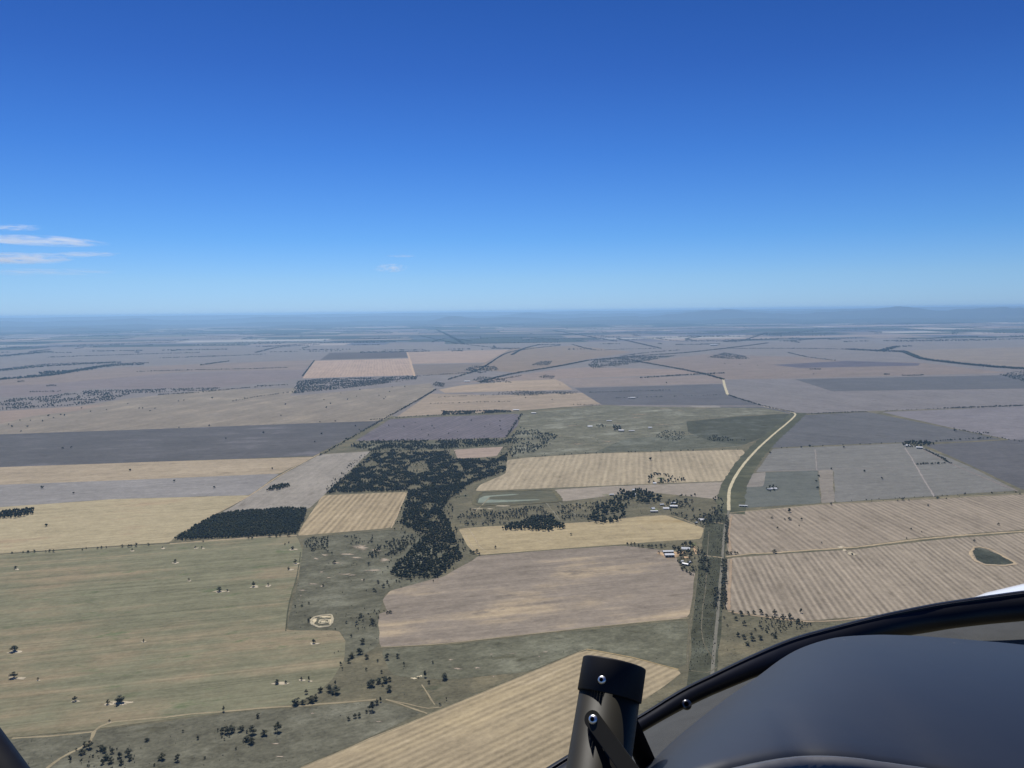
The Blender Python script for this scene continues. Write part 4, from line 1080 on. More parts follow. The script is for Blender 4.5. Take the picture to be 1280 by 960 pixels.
# far woods and tree lines
mass("woodland", scatter([(-60, 506), (0, 504), (16, 499), (60, 496), (110, 488.5), (165, 487.5), (275, 485), (268, 488.5), (165, 492), (140, 500.5), (100, 507), (0, 513), (-60, 517)], 22, (8, 13), clump=-0.12, cscale=0.008), LEAF2, "long open wood across the far left", "wood")
mass("woodland", scatter([(365, 491), (372, 477), (400, 474), (480, 472), (522, 470), (521, 475), (440, 485), (368, 492.5)], 19, (8, 13), clump=-0.2, cscale=0.008), LEAF2, "dark wood in front of the pale striped rectangle", "wood")
mass("woodland", scatter([(549, 519.5), (556, 515.5), (580, 514.5), (628, 513.5), (642, 515), (600, 518)], 12, (9, 13), clump=-0.3), LEAF2, "narrow dark wood above the slate striped field", "wood")
mass("woodland", scatter([(735, 456), (745, 450), (790, 446), (845, 445), (800, 453), (770, 459), (740, 461)], 26, (9, 14), clump=-.2, cscale=.006) + scatter([(580, 463), (590, 458), (618, 458), (624, 463), (600, 467)], 24, (9, 14), clump=-.3)
     + scatter([(590, 475), (600, 471), (632, 474), (640, 479), (600, 479)], 22, (8, 12), clump=-.1) + scatter([(540, 482), (545, 477), (556, 480), (555, 485)], 20, (8, 12)) + scatter([(1248, 469), (1275, 464), (1420, 462), (1420, 478), (1290, 480)], 26, (8, 13), clump=-.3)
     + scatter([(663, 457), (676, 452), (690, 452), (686, 457)], 26, (9, 13)) + scatter([(885, 447), (905, 441), (930, 445), (938, 449), (910, 449)], 26, (9, 14), clump=-.2)
     + scatter([(622, 492), (640, 489), (720, 490), (728, 493), (650, 495)], 17, (6, 10), clump=-.2) + scatter([(882, 550), (892, 544), (925, 549), (940, 551), (890, 552)], 15, (5, 9), clump=-.1)
     + scatter([(818, 547), (830, 538), (855, 540), (857, 549), (840, 552)], 20, (5, 9), clump=.0) + scatter([(672, 472), (682, 469), (694, 471), (690, 474)], 22, (7, 11)),
     LEAF2, "dark groves scattered through the middle distance", "grove")
lines = []
for q, sp, hr, wd, kp in [
    ([(400, 570), (440, 547), (480, 524), (520, 502), (545, 487)], 9, (4, 9), 14, .8), ([(480, 524), (520, 521), (550, 519)], 14, (5, 9), 8, .8), ([(462, 525), (480, 524)], 8, (5, 8), 8, 1),
    ([(445, 552), (500, 550), (632, 548)], 18, (4, 8), 8, .5), ([(640, 573), (740, 567), (928, 562)], 26, (4, 8), 8, .55), ([(632, 547), (652, 518)], 14, (6, 10), 14, .9),
    ([(600, 478), (640, 468), (700, 458), (735, 451)], 16, (8, 13), 22, 1), ([(735, 451), (790, 446), (860, 441), (930, 433), (960, 429)], 18, (8, 13), 26, 1), ([(795, 452), (840, 460), (880, 468), (905, 475)], 16, (8, 12), 22, 1),
    ([(560, 475), (600, 462), (640, 440), (700, 432)], 26, (7, 12), 20, .9), ([(800, 473), (860, 469), (905, 467)], 18, (8, 12), 26, 1), ([(735, 491), (838, 488)], 20, (5, 8), 12, .9), ([(770, 498), (900, 494)], 34, (5, 8), 12, .6),
    ([(909, 494), (955, 508), (992, 516)], 15, (5, 9), 16, .9), ([(1005, 518), (1085, 515)], 14, (5, 9), 10, .9), ([(1105, 514), (1180, 511)], 26, (5, 8), 10, .6), ([(1180, 511), (1280, 507.5), (1420, 503)], 13, (6, 10), 14, 1),
    ([(1060, 437), (1100, 439), (1130, 441), (1150, 448), (1180, 453), (1240, 459), (1290, 462), (1420, 466)], 18, (9, 14), 50, 1), ([(900, 436), (1000, 436), (1060, 437)], 22, (8, 12), 30, 1),
    ([(1192, 536), (1240, 546), (1300, 556)], 20, (5, 9), 10, .9), ([(1168, 552), (1200, 550), (1240, 548)], 13, (6, 9), 8, .8), ([(1155, 562), (1175, 572), (1188, 580)], 8, (6, 9), 10, 1), ([(1143, 581), (1182, 579.5)], 7, (6, 9), 12, 1),
    ([(1221, 541), (1238, 542)], 9, (6, 10), 18, 1), ([(965, 561), (1060, 556.5), (1120, 553.5)], 40, (4, 8), 6, .5), ([(0, 475), (60, 470), (140, 456), (185, 454)], 20, (9, 13), 60, 1), ([(50, 468), (90, 465.5)], 20, (9, 14), 120, 1),
    ([(0, 463), (60, 456), (150, 453)], 24, (9, 13), 70, 1), ([(0, 446), (40, 442), (90, 441)], 28, (9, 14), 110, 1), ([(250, 457), (270, 454), (285, 452)], 24, (8, 13), 80, 1), ([(170, 465), (240, 463), (330, 461), (352, 460)], 28, (7, 11), 22, 1),
    ([(22, 478), (30, 477)], 18, (8, 12), 40, 1), ([(58, 483), (70, 482.5)], 18, (8, 12), 40, 1), ([(37, 490.5), (75, 489.5)], 20, (6, 9), 20, 1), ([(197, 494), (242, 491.5)], 16, (6, 10), 24, 1), ([(242, 491.5), (300, 486), (340, 483)], 22, (6, 10), 14, .7),
    ([(290, 502), (330, 495), (362, 491)], 22, (5, 9), 14, .8), ([(320, 483), (360, 481.5)], 20, (6, 10), 20, .9), ([(520, 471), (560, 468), (590, 466)], 22, (6, 10), 16, .8), ([(775, 446), (810, 441), (850, 438)], 30, (7, 12), 40, .9),
    ([(0, 475), (60, 469.5), (140, 457.5), (180, 456)], 12, (11, 17), 170, 1), ([(50, 466.5), (90, 465)], 10, (11, 17), 260, 1), ([(0, 464), (60, 458), (150, 453.5)], 14, (11, 16), 160, 1), ([(0, 446), (60, 440)], 16, (12, 17), 260, 1),
    ([(60, 447), (150, 444), (250, 441)], 26, (9, 14), 60, .9), ([(0, 436), (120, 431), (220, 428)], 24, (10, 15), 160, 1), ([(200, 448), (290, 445), (330, 443)], 26, (9, 14), 90, .9), ([(0, 425), (80, 422), (160, 421)], 26, (10, 16), 300, 1),
    ([(320, 441), (352, 434), (400, 431)], 26, (9, 14), 50, 1), ([(330, 434), (420, 428), (520, 425)], 28, (9, 14), 60, 1), ([(540, 428), (560, 423), (590, 427)], 28, (9, 14), 50, 1), ([(545, 412), (562, 420), (578, 429)], 26, (10, 15), 90, 1),
    ([(590, 424), (640, 422), (690, 424)], 26, (10, 15), 120, 1), ([(640, 444), (655, 436), (675, 431)], 24, (9, 13), 40, 1), ([(700, 419), (760, 416), (800, 417)], 30, (11, 16), 160, 1), ([(690, 413), (730, 420), (770, 427)], 30, (10, 15), 60, 1),
    ([(770, 423), (800, 430), (826, 436)], 26, (9, 14), 40, 1), ([(720, 426), (780, 425), (830, 423)], 28, (10, 15), 90, 1), ([(860, 420), (875, 421), (858, 424), (868, 426)], 28, (10, 15), 70, 1), ([(905, 428), (940, 425), (1000, 423)], 20, (11, 17), 420, 1),
    ([(940, 420), (990, 416), (1020, 414)], 24, (11, 17), 500, 1), ([(980, 427), (1020, 424), (1048, 425)], 24, (10, 15), 200, 1), ([(1040, 414), (1130, 412), (1220, 414)], 34, (10, 15), 120, .9), ([(1160, 424), (1200, 421), (1245, 423)], 30, (10, 15), 80, .9),
    ([(1060, 437), (1085, 438.5), (1130, 440)], 12, (12, 17), 150, 1), ([(1130, 440), (1152, 449), (1182, 453), (1240, 459), (1290, 462), (1420, 466)], 10, (12, 17), 60, 1), ([(1100, 440), (1120, 434), (1140, 433)], 18, (11, 16), 120, 1),
    ([(830, 412), (900, 409), (960, 408)], 36, (11, 16), 260, 1), ([(420, 415), (500, 411), (570, 410)], 36, (11, 16), 220, 1), ([(180, 415), (260, 411), (330, 412)], 36, (11, 16), 300, 1), ([(1050, 406), (1140, 404), (1250, 405)], 40, (11, 16), 400, 1),
    ([(525, 420), (575, 430), (640, 437)], 40, (8, 13), 30, .9), ([(715, 431), (745, 438), (780, 437), (820, 436)], 36, (8, 13), 30, .9), ([(820, 423), (860, 427), (960, 425)], 36, (8, 13), 60, .9), ([(935, 424), (960, 416)], 30, (8, 13), 60, 1),
    ([(1012, 462), (1025, 462)], 14, (7, 11), 30, 1), ([(1105, 468.5), (1112, 468.5)], 12, (7, 11), 40, 1), ([(1128, 470), (1155, 469.5)], 16, (7, 11), 30, 1), ([(985, 441), (1012, 447), (1045, 451)], 22, (6, 10), 16, .9),
    ([(545, 497), (640, 493)], 20, (5, 8), 12, .6), ([(535, 505), (640, 502)], 22, (4, 8), 10, .7), ([(552, 514), (556, 515)], 16, (6, 10), 10, .8), ([(714, 506), (752, 507)], 16, (5, 8), 8, .7), ([(652, 470), (600, 479)], 20, (6, 10), 14, .8),
    ([(1200, 618.5), (1280, 615.5)], 16, (4, 7), 5, .5), ([(1045, 627), (1200, 619)], 22, (3, 5), 5, .6), ([(378, 471), (393, 451)], 26, (6, 10), 12, .7), ([(320, 461), (360, 460)], 22, (6, 9), 14, .8),
]:
    lines += along(q, sp, hr, wd, kp)
mass("treeline", lines, LEAF2, "dark rows of trees along the distant field edges", "tree line")

# lone trees too far off to show their shape (the nearer three hundred are objects of their own)
far_dots = [(426, 492), (405, 500), (413, 505), (408, 510), (434, 500), (450, 488), (446, 496), (474, 495), (482, 497), (487, 490), (490, 484), (506, 484), (480, 499), (351, 520), (400, 528), (419, 527), (357, 506),
            (330, 542), (402, 543), (393, 553), (444, 533), (449, 538), (433, 550), (89, 560), (78, 561), (282, 549), (224, 535), (261, 533), (163, 588.5), (53, 610.5), (92, 617.5), (218, 602.5), (268, 610.5), (341, 586.5), (58, 658),
            (25, 526), (38, 526), (54, 527), (11, 531), (15, 534), (34, 534), (26, 540), (61, 520), (76, 519), (80, 520), (67, 523), (113, 515), (133, 513), (102, 511), (160, 505), (174, 511), (178, 511), (188, 514), (194, 511), (223, 502), (230, 501), (265, 498), (306, 498),
            (657, 498), (833, 479), (700, 481), (720, 492), (690, 500), (1017, 468), (925, 456), (947, 457), (906, 455), (1081, 590), (1102, 599), (1039, 587), (1023, 596), (1194, 539), (1012, 558), (963, 567), (813, 575), (1002, 560), (1055, 560), (985, 640), (1022, 611), (1020, 602)]
mass("scattered_trees", [(G(u, v).x, G(u, v).y, hh, hh * random.uniform(.9, 1.3)) for (u, v) in far_dots for hh in (random.uniform(8, 13),)], LEAF2,
     "tiny dark trees dotted over the far fields", "trees")

# tree belts and woods of the far patchwork
belt = []
for (cc, yy) in tree_cells:
    if yy < 12500 or yy > 40000:
        continue
    if random.random() < 0.62:
        (a, b) = random.choice(((cc[0], cc[1]), (cc[0], cc[1]), (cc[0], cc[1]), (cc[0], cc[3])))
        L = math.hypot(b[0] - a[0], b[1] - a[1])
        wd = random.choice((20, 30, 60, 160))
        k0, k1 = sorted((random.random() * .5, .5 + random.random() * .5))
        n = int(L * (k1 - k0) / (24 + yy / 900)) * (2 if wd > 50 else 1)
        for q in range(n):
            t = k0 + (k1 - k0) * (q + random.random()) / n
            x, y_ = a[0] + (b[0] - a[0]) * t, a[1] + (b[1] - a[1]) * t + random.uniform(-.5, .5) * wd
            hh = random.uniform(11, 18)
            belt.append((x * ca - y_ * sa, x * sa + y_ * ca, hh, hh * random.uniform(1.2, 2.2) * (1 + yy / 40000)))
print("belt", len(belt), "trees", n_tree[0])
mass("treeline", belt, LEAF2, "thin dark tree belts among the hazy far paddocks", "tree line", simple=True)

# ------------------------------------------------------------------ hills on the horizon
hill_mat = field_mat("wooded_hills", (0.066, 0.074, 0.074), (0.16, 0.15, 0.11), streak=0.0, patch=0.12, fine=0.0, pscale=1600, coarse=0.0, cover2=0.25)
na, nr = 560, 60
vs, fs = [], []
for i in range(na):
    u = -420 + 2120 * i / (na - 1)
    az = math.atan((u - 640) / FPX)
    for j in range(nr):
        r = 36000 + 54000 * j / (nr - 1)
        x, y_ = math.sin(az) * r, math.cos(az) * r
        n1 = mnoise.fractal(Vector((u * 0.011, r / 9000, 1.7)), 0.9, 2.0, 5)
        n2 = mnoise.noise(Vector((u * 0.0045, 4.1, 0)))
        n3 = mnoise.fractal(Vector((u * 0.016, 9.3, 0)), 0.9, 2.0, 4)
        far_ridge = math.exp(-((r - 82000) / 5000) ** 2) * (585 + 40 * n1 + 70 * n2)
        right = 1 / (1 + math.exp(-(u - 800) / 60))
        rise = 0.5 + 0.5 * math.tanh((u - 900) / 250)
        mid = math.exp(-((r - 50000) / 4000) ** 2) * (120 + 90 * n3 + right * (330 + 150 * n3 + 150 * n2 + 80 * rise))
        mid2 = math.exp(-((r - 63000) / 4500) ** 2) * (350 + 190 * n3 + 180 * right + 60 * mnoise.noise(Vector((u * 0.007, 2.3, 0))))
        near = math.exp(-((r - 41000) / 2500) ** 2) * max(0, 40 + 110 * n1 + 70 * right)
        dome = 360 * math.exp(-((u - 566) / 26) ** 2 - ((r - 47000) / 2500) ** 2) + 290 * math.exp(-((u - 632) / 50) ** 2 - ((r - 48000) / 2500) ** 2) + 250 * math.exp(-((u - 760) / 70) ** 2 - ((r - 49000) / 2500) ** 2)
        z = min(700, max(far_ridge, mid, mid2, near, dome)) - 6
        if j in (0,):
            z = -0.5
        vs.append((x, y_, z))
for i in range(na - 1):
    for j in range(nr - 1):
        a = i * nr + j
        fs.append((a, a + nr, a + nr + 1, a + 1))
tag(mesh_obj("hills", vs, fs, hill_mat, smooth=True), "low blue hills along the horizon, higher at the right", "hills", None, "structure")

# ------------------------------------------------------------------ buildings
ROOF_W = plain_mat("white_roof_iron", (0.58, 0.58, 0.57), 0.45, vscale=0.15, var=0.05)
ROOF_G = plain_mat("grey_roof_iron", (0.46, 0.47, 0.47), 0.5, vscale=0.2, var=0.08)
ROOF_R = plain_mat("rusty_roof_iron", (0.35, 0.20, 0.15), 0.6, vscale=0.2, var=0.12)
WALL_W = plain_mat("pale_cladding", (0.52, 0.50, 0.46), 0.7, vscale=0.2)
WALL_G = plain_mat("zinc_cladding", (0.30, 0.31, 0.32), 0.6, vscale=0.2)
DOOR_D = plain_mat("dark_opening", (0.03, 0.03, 0.032), 0.8)
GLASSY = plain_mat("window_pane", (0.05, 0.06, 0.07), 0.1)


def box_bm(bm, x0, x1, y0, y1, z0, z1):
    c = [bm.verts.new(p) for p in ((x0, y0, z0), (x1, y0, z0), (x1, y1, z0), (x0, y1, z0), (x0, y0, z1), (x1, y0, z1), (x1, y1, z1), (x0, y1, z1))]
    for f in ((0, 1, 5, 4), (1, 2, 6, 5), (2, 3, 7, 6), (3, 0, 4, 7), (4, 5, 6, 7), (3, 2, 1, 0)):
        bm.faces.new([c[i] for i in f])


def building(name, u, v, L, W, hw, hr, rz, roof, wall, label, cat, group=None, bays=0, verandah=False):
    """Gabled building, ridge along its length; its long front faces -Y before turning."""
    root = empty(name, G(u, v, 0.3), rz)
    bm = bmesh.new()
    pr = [(-W / 2, 0), (W / 2, 0), (W / 2, hw), (0, hw + hr - 0.15), (-W / 2, hw)]
    rings = [[bm.verts.new((x, yy, z)) for (yy, z) in pr] for x in (-L / 2, L / 2)]
    for k in range(5):
        bm.faces.new((rings[0][k], rings[0][(k + 1) % 5], rings[1][(k + 1) % 5], rings[1][k]))
    bm.faces.new(rings[0][::-1])
    bm.faces.new(rings[1])
    bmesh.ops.recalc_face_normals(bm, faces=bm.faces)
    bm_obj("wall", bm, wall, root)
    bm = bmesh.new()
    e, th_ = 0.6, 0.12
    sl = hr / (W / 2)
    up = [(-W / 2 - e, hw - e * sl + .15), (0, hw + hr + .15), (W / 2 + e, hw - e * sl + .15)]
    nx = max(2, int(L / 3))
    top = [[bm.verts.new((-L / 2 - e + (L + 2 * e) * k / nx, yy, z + th_)) for (yy, z) in up] for k in range(nx + 1)]
    bot = [[bm.verts.new((-L / 2 - e + (L + 2 * e) * k / nx, yy, z)) for (yy, z) in up] for k in range(nx + 1)]
    for k in range(nx):
        for j in range(2):
            bm.faces.new((top[k][j], top[k + 1][j], top[k + 1][j + 1], top[k][j + 1]))
            bm.faces.new((bot[k][j + 1], bot[k + 1][j + 1], bot[k + 1][j], bot[k][j]))
        for j in (0, 2):
            bm.faces.new((top[k][j], bot[k][j], bot[k + 1][j], top[k + 1][j]))
    for k in (0, nx):
        for j in range(2):
            bm.faces.new((top[k][j], top[k][j + 1], bot[k][j + 1], bot[k][j]))
    bmesh.ops.recalc_face_normals(bm, faces=bm.faces)
    rf = bm_obj("roof", bm, roof, root)
    if verandah:
        bm = bmesh.new()
        box_bm(bm, -0.3, 0.3, -0.3, 0.3, hw + hr - .6, hw + hr + 1.1)
        ch = bm_obj("chimney", bm, ROOF_R, rf)
        ch.location = (L * .22, W * .18, 0)
        bm = bmesh.new()
        vv = [bm.verts.new(p) for p in ((-L / 2, -W / 2 - 3.0, hw - 1.0), (L / 2, -W / 2 - 3.0, hw - 1.0), (L / 2, -W / 2 - .62, hw - .45), (-L / 2, -W / 2 - .62, hw - .45))]
        ex = bmesh.ops.extrude_face_region(bm, geom=[bm.faces.new(vv)])
        bmesh.ops.translate(bm, verts=[q for q in ex["geom"] if isinstance(q, bmesh.types.BMVert)], vec=(0, 0, .1))
        for x in np.linspace(-L / 2 + .1, L / 2 - .1, 4):
            box_bm(bm, x - .08, x + .08, -W / 2 - 2.9, -W / 2 - 2.74, 0, hw - 1.02)
        bmesh.ops.recalc_face_normals(bm, faces=bm.faces)
        bm_obj("verandah", bm, roof, root)
        for x in (-L * .3, L * .3):
            bm = bmesh.new()
            box_bm(bm, x - .8, x + .8, -W / 2 - .06, -W / 2 + .05, 1.0, 2.2)
            bm_obj("window", bm, GLASSY, root)
        bm = bmesh.new()
        box_bm(bm, -.5, .5, -W / 2 - .05, -W / 2 + .05, 0, 2.1)
        bm_obj("door", bm, DOOR_D, root)
    else:
        bays = bays or max(1, int(L / 7))
        for k in range(bays):
            x = -L / 2 + L * (k + .5) / bays
            bw = L / bays * .40
            bm = bmesh.new()
            box_bm(bm, x - bw, x + bw, -W / 2 - .08, -W / 2 + .05, 0, hw * .84)
            bm_obj("door", bm, DOOR_D, root)
    tag(root, label, cat, group)
    return root


SH, HO = "farm sheds", "farm houses"
patches("yard", [(836, 694, 36, 9, -.2), (848, 691, 20, 5), (869, 688, 6, 10, -.6), (858, 697, 12, 3)], yard_soil, "pinkish bare farmyard around the white sheds", 0.540, 0.4)
patches("yard", [(866, 680.5, 12, 6), (818, 637, 14, 3), (840, 634, 12, 2), (758, 619, 10, 1.5), (826, 598, 12, 3)], soil("lawn", (126, 130, 104), 2600, soft=1), "pale green house lawns near the road", 0.544, 0.3)
building("farm_shed", 835, 691, 28, 11, 5, 1.8, R(3), ROOF_W, WALL_G, "long white roofed shed, the back one of the farmyard pair", "shed", SH)
building("farm_shed", 836.5, 695.5, 24, 15, 6, 2.4, R(2), ROOF_W, WALL_G, "white shed with dark open front in the farmyard", "shed", SH)
building("farm_house", 857, 686.5, 22, 11, 3.2, 2.4, R(-10), ROOF_G, WALL_W, "pale roofed farmhouse among the garden trees behind the sheds", "house", HO, verandah=True)
building("farm_shed", 856.5, 706, 17, 7, 3.5, 1.4, R(-38), ROOF_W, WALL_W, "small white shed turned aslant below the garden trees", "shed", SH)
building("farm_shed", 852, 702.5, 8, 6, 3, 1.1, R(10), ROOF_W, WALL_W, "tiny white hut left of the slanted shed", "shed", SH)
building("farm_shed", 861.5, 703.5, 9, 6, 3, 1.2, R(40), ROOF_G, WALL_W, "tiny grey hut right of the slanted shed", "shed", SH)
building("farm_shed", 842, 634, 24, 14, 5, 2.2, R(-8), ROOF_W, WALL_W, "big bright shed in the middle of the village", "shed", SH)
building("farm_shed", 842, 629.5, 18, 9, 4, 1.4, R(0), ROOF_G, WALL_G, "dull grey roofed shed behind the big bright one", "shed", SH)
building("farm_house", 832.5, 636, 19, 10, 3.2, 2.0, R(-4), ROOF_W, WALL_W, "low white roofed house left of the big bright shed", "house", HO, verandah=True)
building("farm_shed", 817.5, 640, 24, 8, 4, 1.3, R(0), ROOF_W, WALL_G, "long low white shed just above the golden field", "shed", SH)
building("farm_house", 816, 636.5, 11, 9, 3.4, 2.6, R(20), ROOF_W, WALL_W, "small white house behind the long low shed", "house", HO, verandah=True)
building("farm_house", 877, 650.5, 17, 11, 3.4, 2.4, R(-12), ROOF_W, WALL_W, "white house in trees left of the crossroads", "house", HO, verandah=True)
building("farm_shed", 870, 654, 8, 6, 3, 1.1, R(30), ROOF_G, WALL_W, "little grey hut below the white house by the crossroads", "shed", SH)
building("farm_house", 792.5, 613, 12, 9, 3.2, 2.2, R(5), ROOF_W, WALL_W, "upper white cottage among the tall village trees", "house", HO, verandah=True)
building("farm_house", 792, 618.5, 14, 9, 3.2, 2.2, R(-5), ROOF_W, WALL_W, "lower white cottage among the tall village trees", "house", HO, verandah=True)
building("farm_shed", 827, 631.5, 13, 8, 3.5, 1.4, R(15), ROOF_G, WALL_W, "grey hut between village trees and big bright shed", "shed", SH)
building("farm_shed", 764.5, 619, 15, 8, 3.5, 1.4, R(0), ROOF_G, WALL_W, "grey hut at the left end of the village trees", "shed", SH)
building("farm_house", 818, 604.5, 12, 9, 3.2, 2.0, R(0), ROOF_W, WALL_W, "white house in the tree ring of the striped field", "house", HO, verandah=True)
building("farm_house", 1134, 557.5, 22, 14, 4, 2.8, R(-30), ROOF_W, WALL_W, "pale house among trees on the far right", "house", HO, verandah=True)
building("farm_shed", 1149, 560.5, 26, 18, 6, 2.6, R(-20), ROOF_W, WALL_W, "bright white shed right of the far right house", "shed", SH)
building("farm_house", 967, 611.5, 22, 12, 3.5, 2.4, R(0), ROOF_W, WALL_W, "white roofed house in the green square paddock", "house", HO, verandah=True)
building("farm_shed", 961, 612.5, 14, 9, 4, 1.5, R(10), ROOF_G, WALL_G, "grey shed left of the house in the green square paddock", "shed", SH)
building("farm_shed", 929, 633, 26, 8, 3.5, 1.2, R(-12), ROOF_G, WALL_W, "long grey shed just above the crossroads", "shed", SH)
building("farm_shed", 791, 498, 34, 20, 7, 2.6, R(0), ROOF_W, WALL_W, "bright white shed alone in the slate field", "shed", SH)
building("farm_shed", 786.5, 498, 18, 12, 5, 2.0, R(0), ROOF_G, WALL_W, "smaller grey shed left of the bright one in the slate field", "shed", SH)
building("farm_house", 737.5, 533.5, 26, 15, 4, 3, R(0), ROOF_W, WALL_W, "white house at the left of the far pasture", "house", HO, verandah=True)
building("farm_shed", 776.5, 539, 28, 16, 6, 2.4, R(-20), ROOF_W, WALL_W, "white shed in the middle of the far pasture", "shed", SH)
building("farm_shed", 789.5, 539, 30, 10, 4, 1.6, R(0), ROOF_W, WALL_W, "low white shed right of the far pasture's middle", "shed", SH)
building("farm_house", 812.5, 535, 20, 12, 4, 2.4, R(0), ROOF_G, WALL_W, "grey roofed house at the right of the far pasture", "house", HO, verandah=True)
building("farm_shed", 761.5, 526.5, 30, 12, 4, 1.5, R(0), ROOF_G, WALL_W, "grey shed at the top of the far pasture", "shed", SH)
building("farm_shed", 645, 513, 40, 16, 5, 2, R(0), ROOF_W, WALL_W, "white shed beside the narrow dark wood", "shed", SH)
building("farm_shed", 667, 517, 30, 14, 5, 2, R(0), ROOF_W, WALL_W, "white shed right of the narrow dark wood", "shed", SH)
building("farm_shed", 584, 477.5, 50, 24, 8, 3, R(0), ROOF_W, WALL_W, "distant white shed in a dark grove", "shed", SH)
building("farm_shed", 892, 432, 130, 60, 16, 6, R(0), ROOF_W, WALL_W, "far white shed complex on the hazy plain", "shed", SH)
mass("woodland", scatter([(765, 534), (768, 531), (776, 534), (778, 538), (768, 539)], 12, (6, 10)) + scatter([(744, 532), (752, 531), (758, 534), (748, 535)], 14, (5, 9)) + scatter([(955, 612), (966, 607), (975, 610), (972, 614), (960, 615)], 13, (6, 10), clump=-.1),
     LEAF2, "small garden trees at the far homesteads", "grove")

# ------------------------------------------------------------------ the aircraft we sit in
BLACK = plain_mat("black_trim", (0.006, 0.006, 0.007), 0.42, spec=0.25, vscale=40)
BLACKM = plain_mat("matt_black", (0.005, 0.005, 0.006), 0.8, spec=0.15, vscale=40)
OLIVE = plain_mat("olive_anodised", (0.020, 0.018, 0.012), 0.5, vscale=120, var=0.05, spec=0.2)
CAPM = plain_mat("black_plastic_cap", (0.008, 0.008, 0.009), 0.55, vscale=60, spec=0.2)
STEEL = plain_mat("bright_steel", (0.72, 0.72, 0.72), 0.38, 1.0, vscale=300, var=0.05)
DASH = plain_mat("satin_dashboard", (0.009, 0.013, 0.020), 0.46, spec=0.62, vscale=7, var=0.06)
DECK = plain_mat("grey_felt", (0.062, 0.064, 0.062), 0.9, spec=0.2, bump=0.6, bscale=700, vscale=30, var=0.16)
METAL = plain_mat("brushed_trim", (0.15, 0.15, 0.15), 0.42, 0.55, vscale=80)
WHITE = plain_mat("white_paint", (0.80, 0.81, 0.82), 0.3, vscale=8, var=0.02, coat=0.5)


def smooth_curve(pts, n):
    """Evenly resampled Catmull-Rom curve through 3-D points."""
    out = []
    m = len(pts)
    for i in range(m - 1):
        p0, p1, p2, p3 = pts[max(0, i - 1)], pts[i], pts[i + 1], pts[min(m - 1, i + 2)]
        for j in range(12):
            t = j / 12
            out.append(0.5 * ((2 * p1) + (p2 - p0) * t + (2 * p0 - 5 * p1 + 4 * p2 - p3) * t * t + (3 * p1 - p0 - 3 * p2 + p3) * t ** 3))
    out.append(pts[-1])
    L = [0]
    for a, b in zip(out, out[1:]):
        L.append(L[-1] + (b - a).length)
    res = []
    k = 0
    for i in range(n):
        s = L[-1] * i / (n - 1)
        while k < len(L) - 2 and L[k + 1] < s:
            k += 1
        f = (s - L[k]) / max(1e-9, L[k + 1] - L[k])
        res.append(out[k].lerp(out[k + 1], min(1, max(0, f))))
    return res


plane = empty("light_aircraft", P(1000, 1150, 0.8))
tag(plane, "dark cockpit edge of a light aircraft with black canopy frame and smooth grey dashboard hood", "aircraft")


def part(name, verts, faces, mat, parent=plane, smooth=True):
    o = mesh_obj(name, [v - plane.location for v in verts], faces, mat, parent, smooth)
    return o


def loft(rows, close=False):
    n = len(rows[0])
    vs = [p for r_ in rows for p in r_]
    fs = []
    for i in range(len(rows) - 1 + (1 if close else 0)):
        a, b = i * n, ((i + 1) % len(rows)) * n
        for j in range(n - 1):
            fs.append((a + j, a + j + 1, b + j + 1, b + j))
    return vs, fs


# canopy frame: a moulded bow with a rounded section, from behind the post round to the right
upx = [(560, 1060), (640, 990), (690, 955), (740, 926), (800, 893), (850, 862), (890, 842), (940, 818), (990, 797), (1040, 783), (1100, 768), (1160, 755.5), (1200, 749), (1280, 738), (1400, 724), (1560, 712), (1850, 715), (2200, 770), (2500, 880)]
lpx = [(600, 1085), (680, 1010), (730, 972), (765, 942), (806, 914), (856, 886), (896, 867), (955, 843), (1006, 826), (1052, 813), (1106, 800), (1160, 791), (1205, 784), (1280, 776.5), (1400, 768), (1560, 764), (1850, 772), (2200, 835), (2500, 960)]
dep = [0.62, .66, .69, .72, .76, .80, .83, .87, .91, .94, .97, 1.0, 1.01, 1.02, 1.0, .95, .86, .74, .64]
N = 130
up_c = smooth_curve([P(*q, d) for q, d in zip(upx, dep)], N)
lo_c = smooth_curve([P(*q, d - .015) for q, d in zip(lpx, dep)], N)
rows = []
for t, o_ in ((0, 0.0), (.04, -.006), (.14, -.010), (.17, -.007), (.22, -.012), (.5, -.016), (.85, -.012), (.97, -.005), (1.0, 0.004), (.8, .02), (.2, .02)):
    rows.append([a.lerp(b, t) + (a - EYE).normalized() * o_ for a, b in zip(up_c, lo_c)])
frame = part("canopy_frame", *loft(rows, True), BLACK)
# rubber seal lying along the upper edge
rows = []
for k in range(7):
    t = 2 * math.pi * k / 6
    rows.append([a.lerp(b, .10 + .012 * math.cos(t)) + (a - EYE).normalized() * (-.0105 - .0016 * math.sin(t)) for a, b in zip(up_c, lo_c)])
seal = part("seal", *loft(rows), plain_mat("grey_rubber", (0.03, 0.031, 0.034), .5, vscale=50), frame)


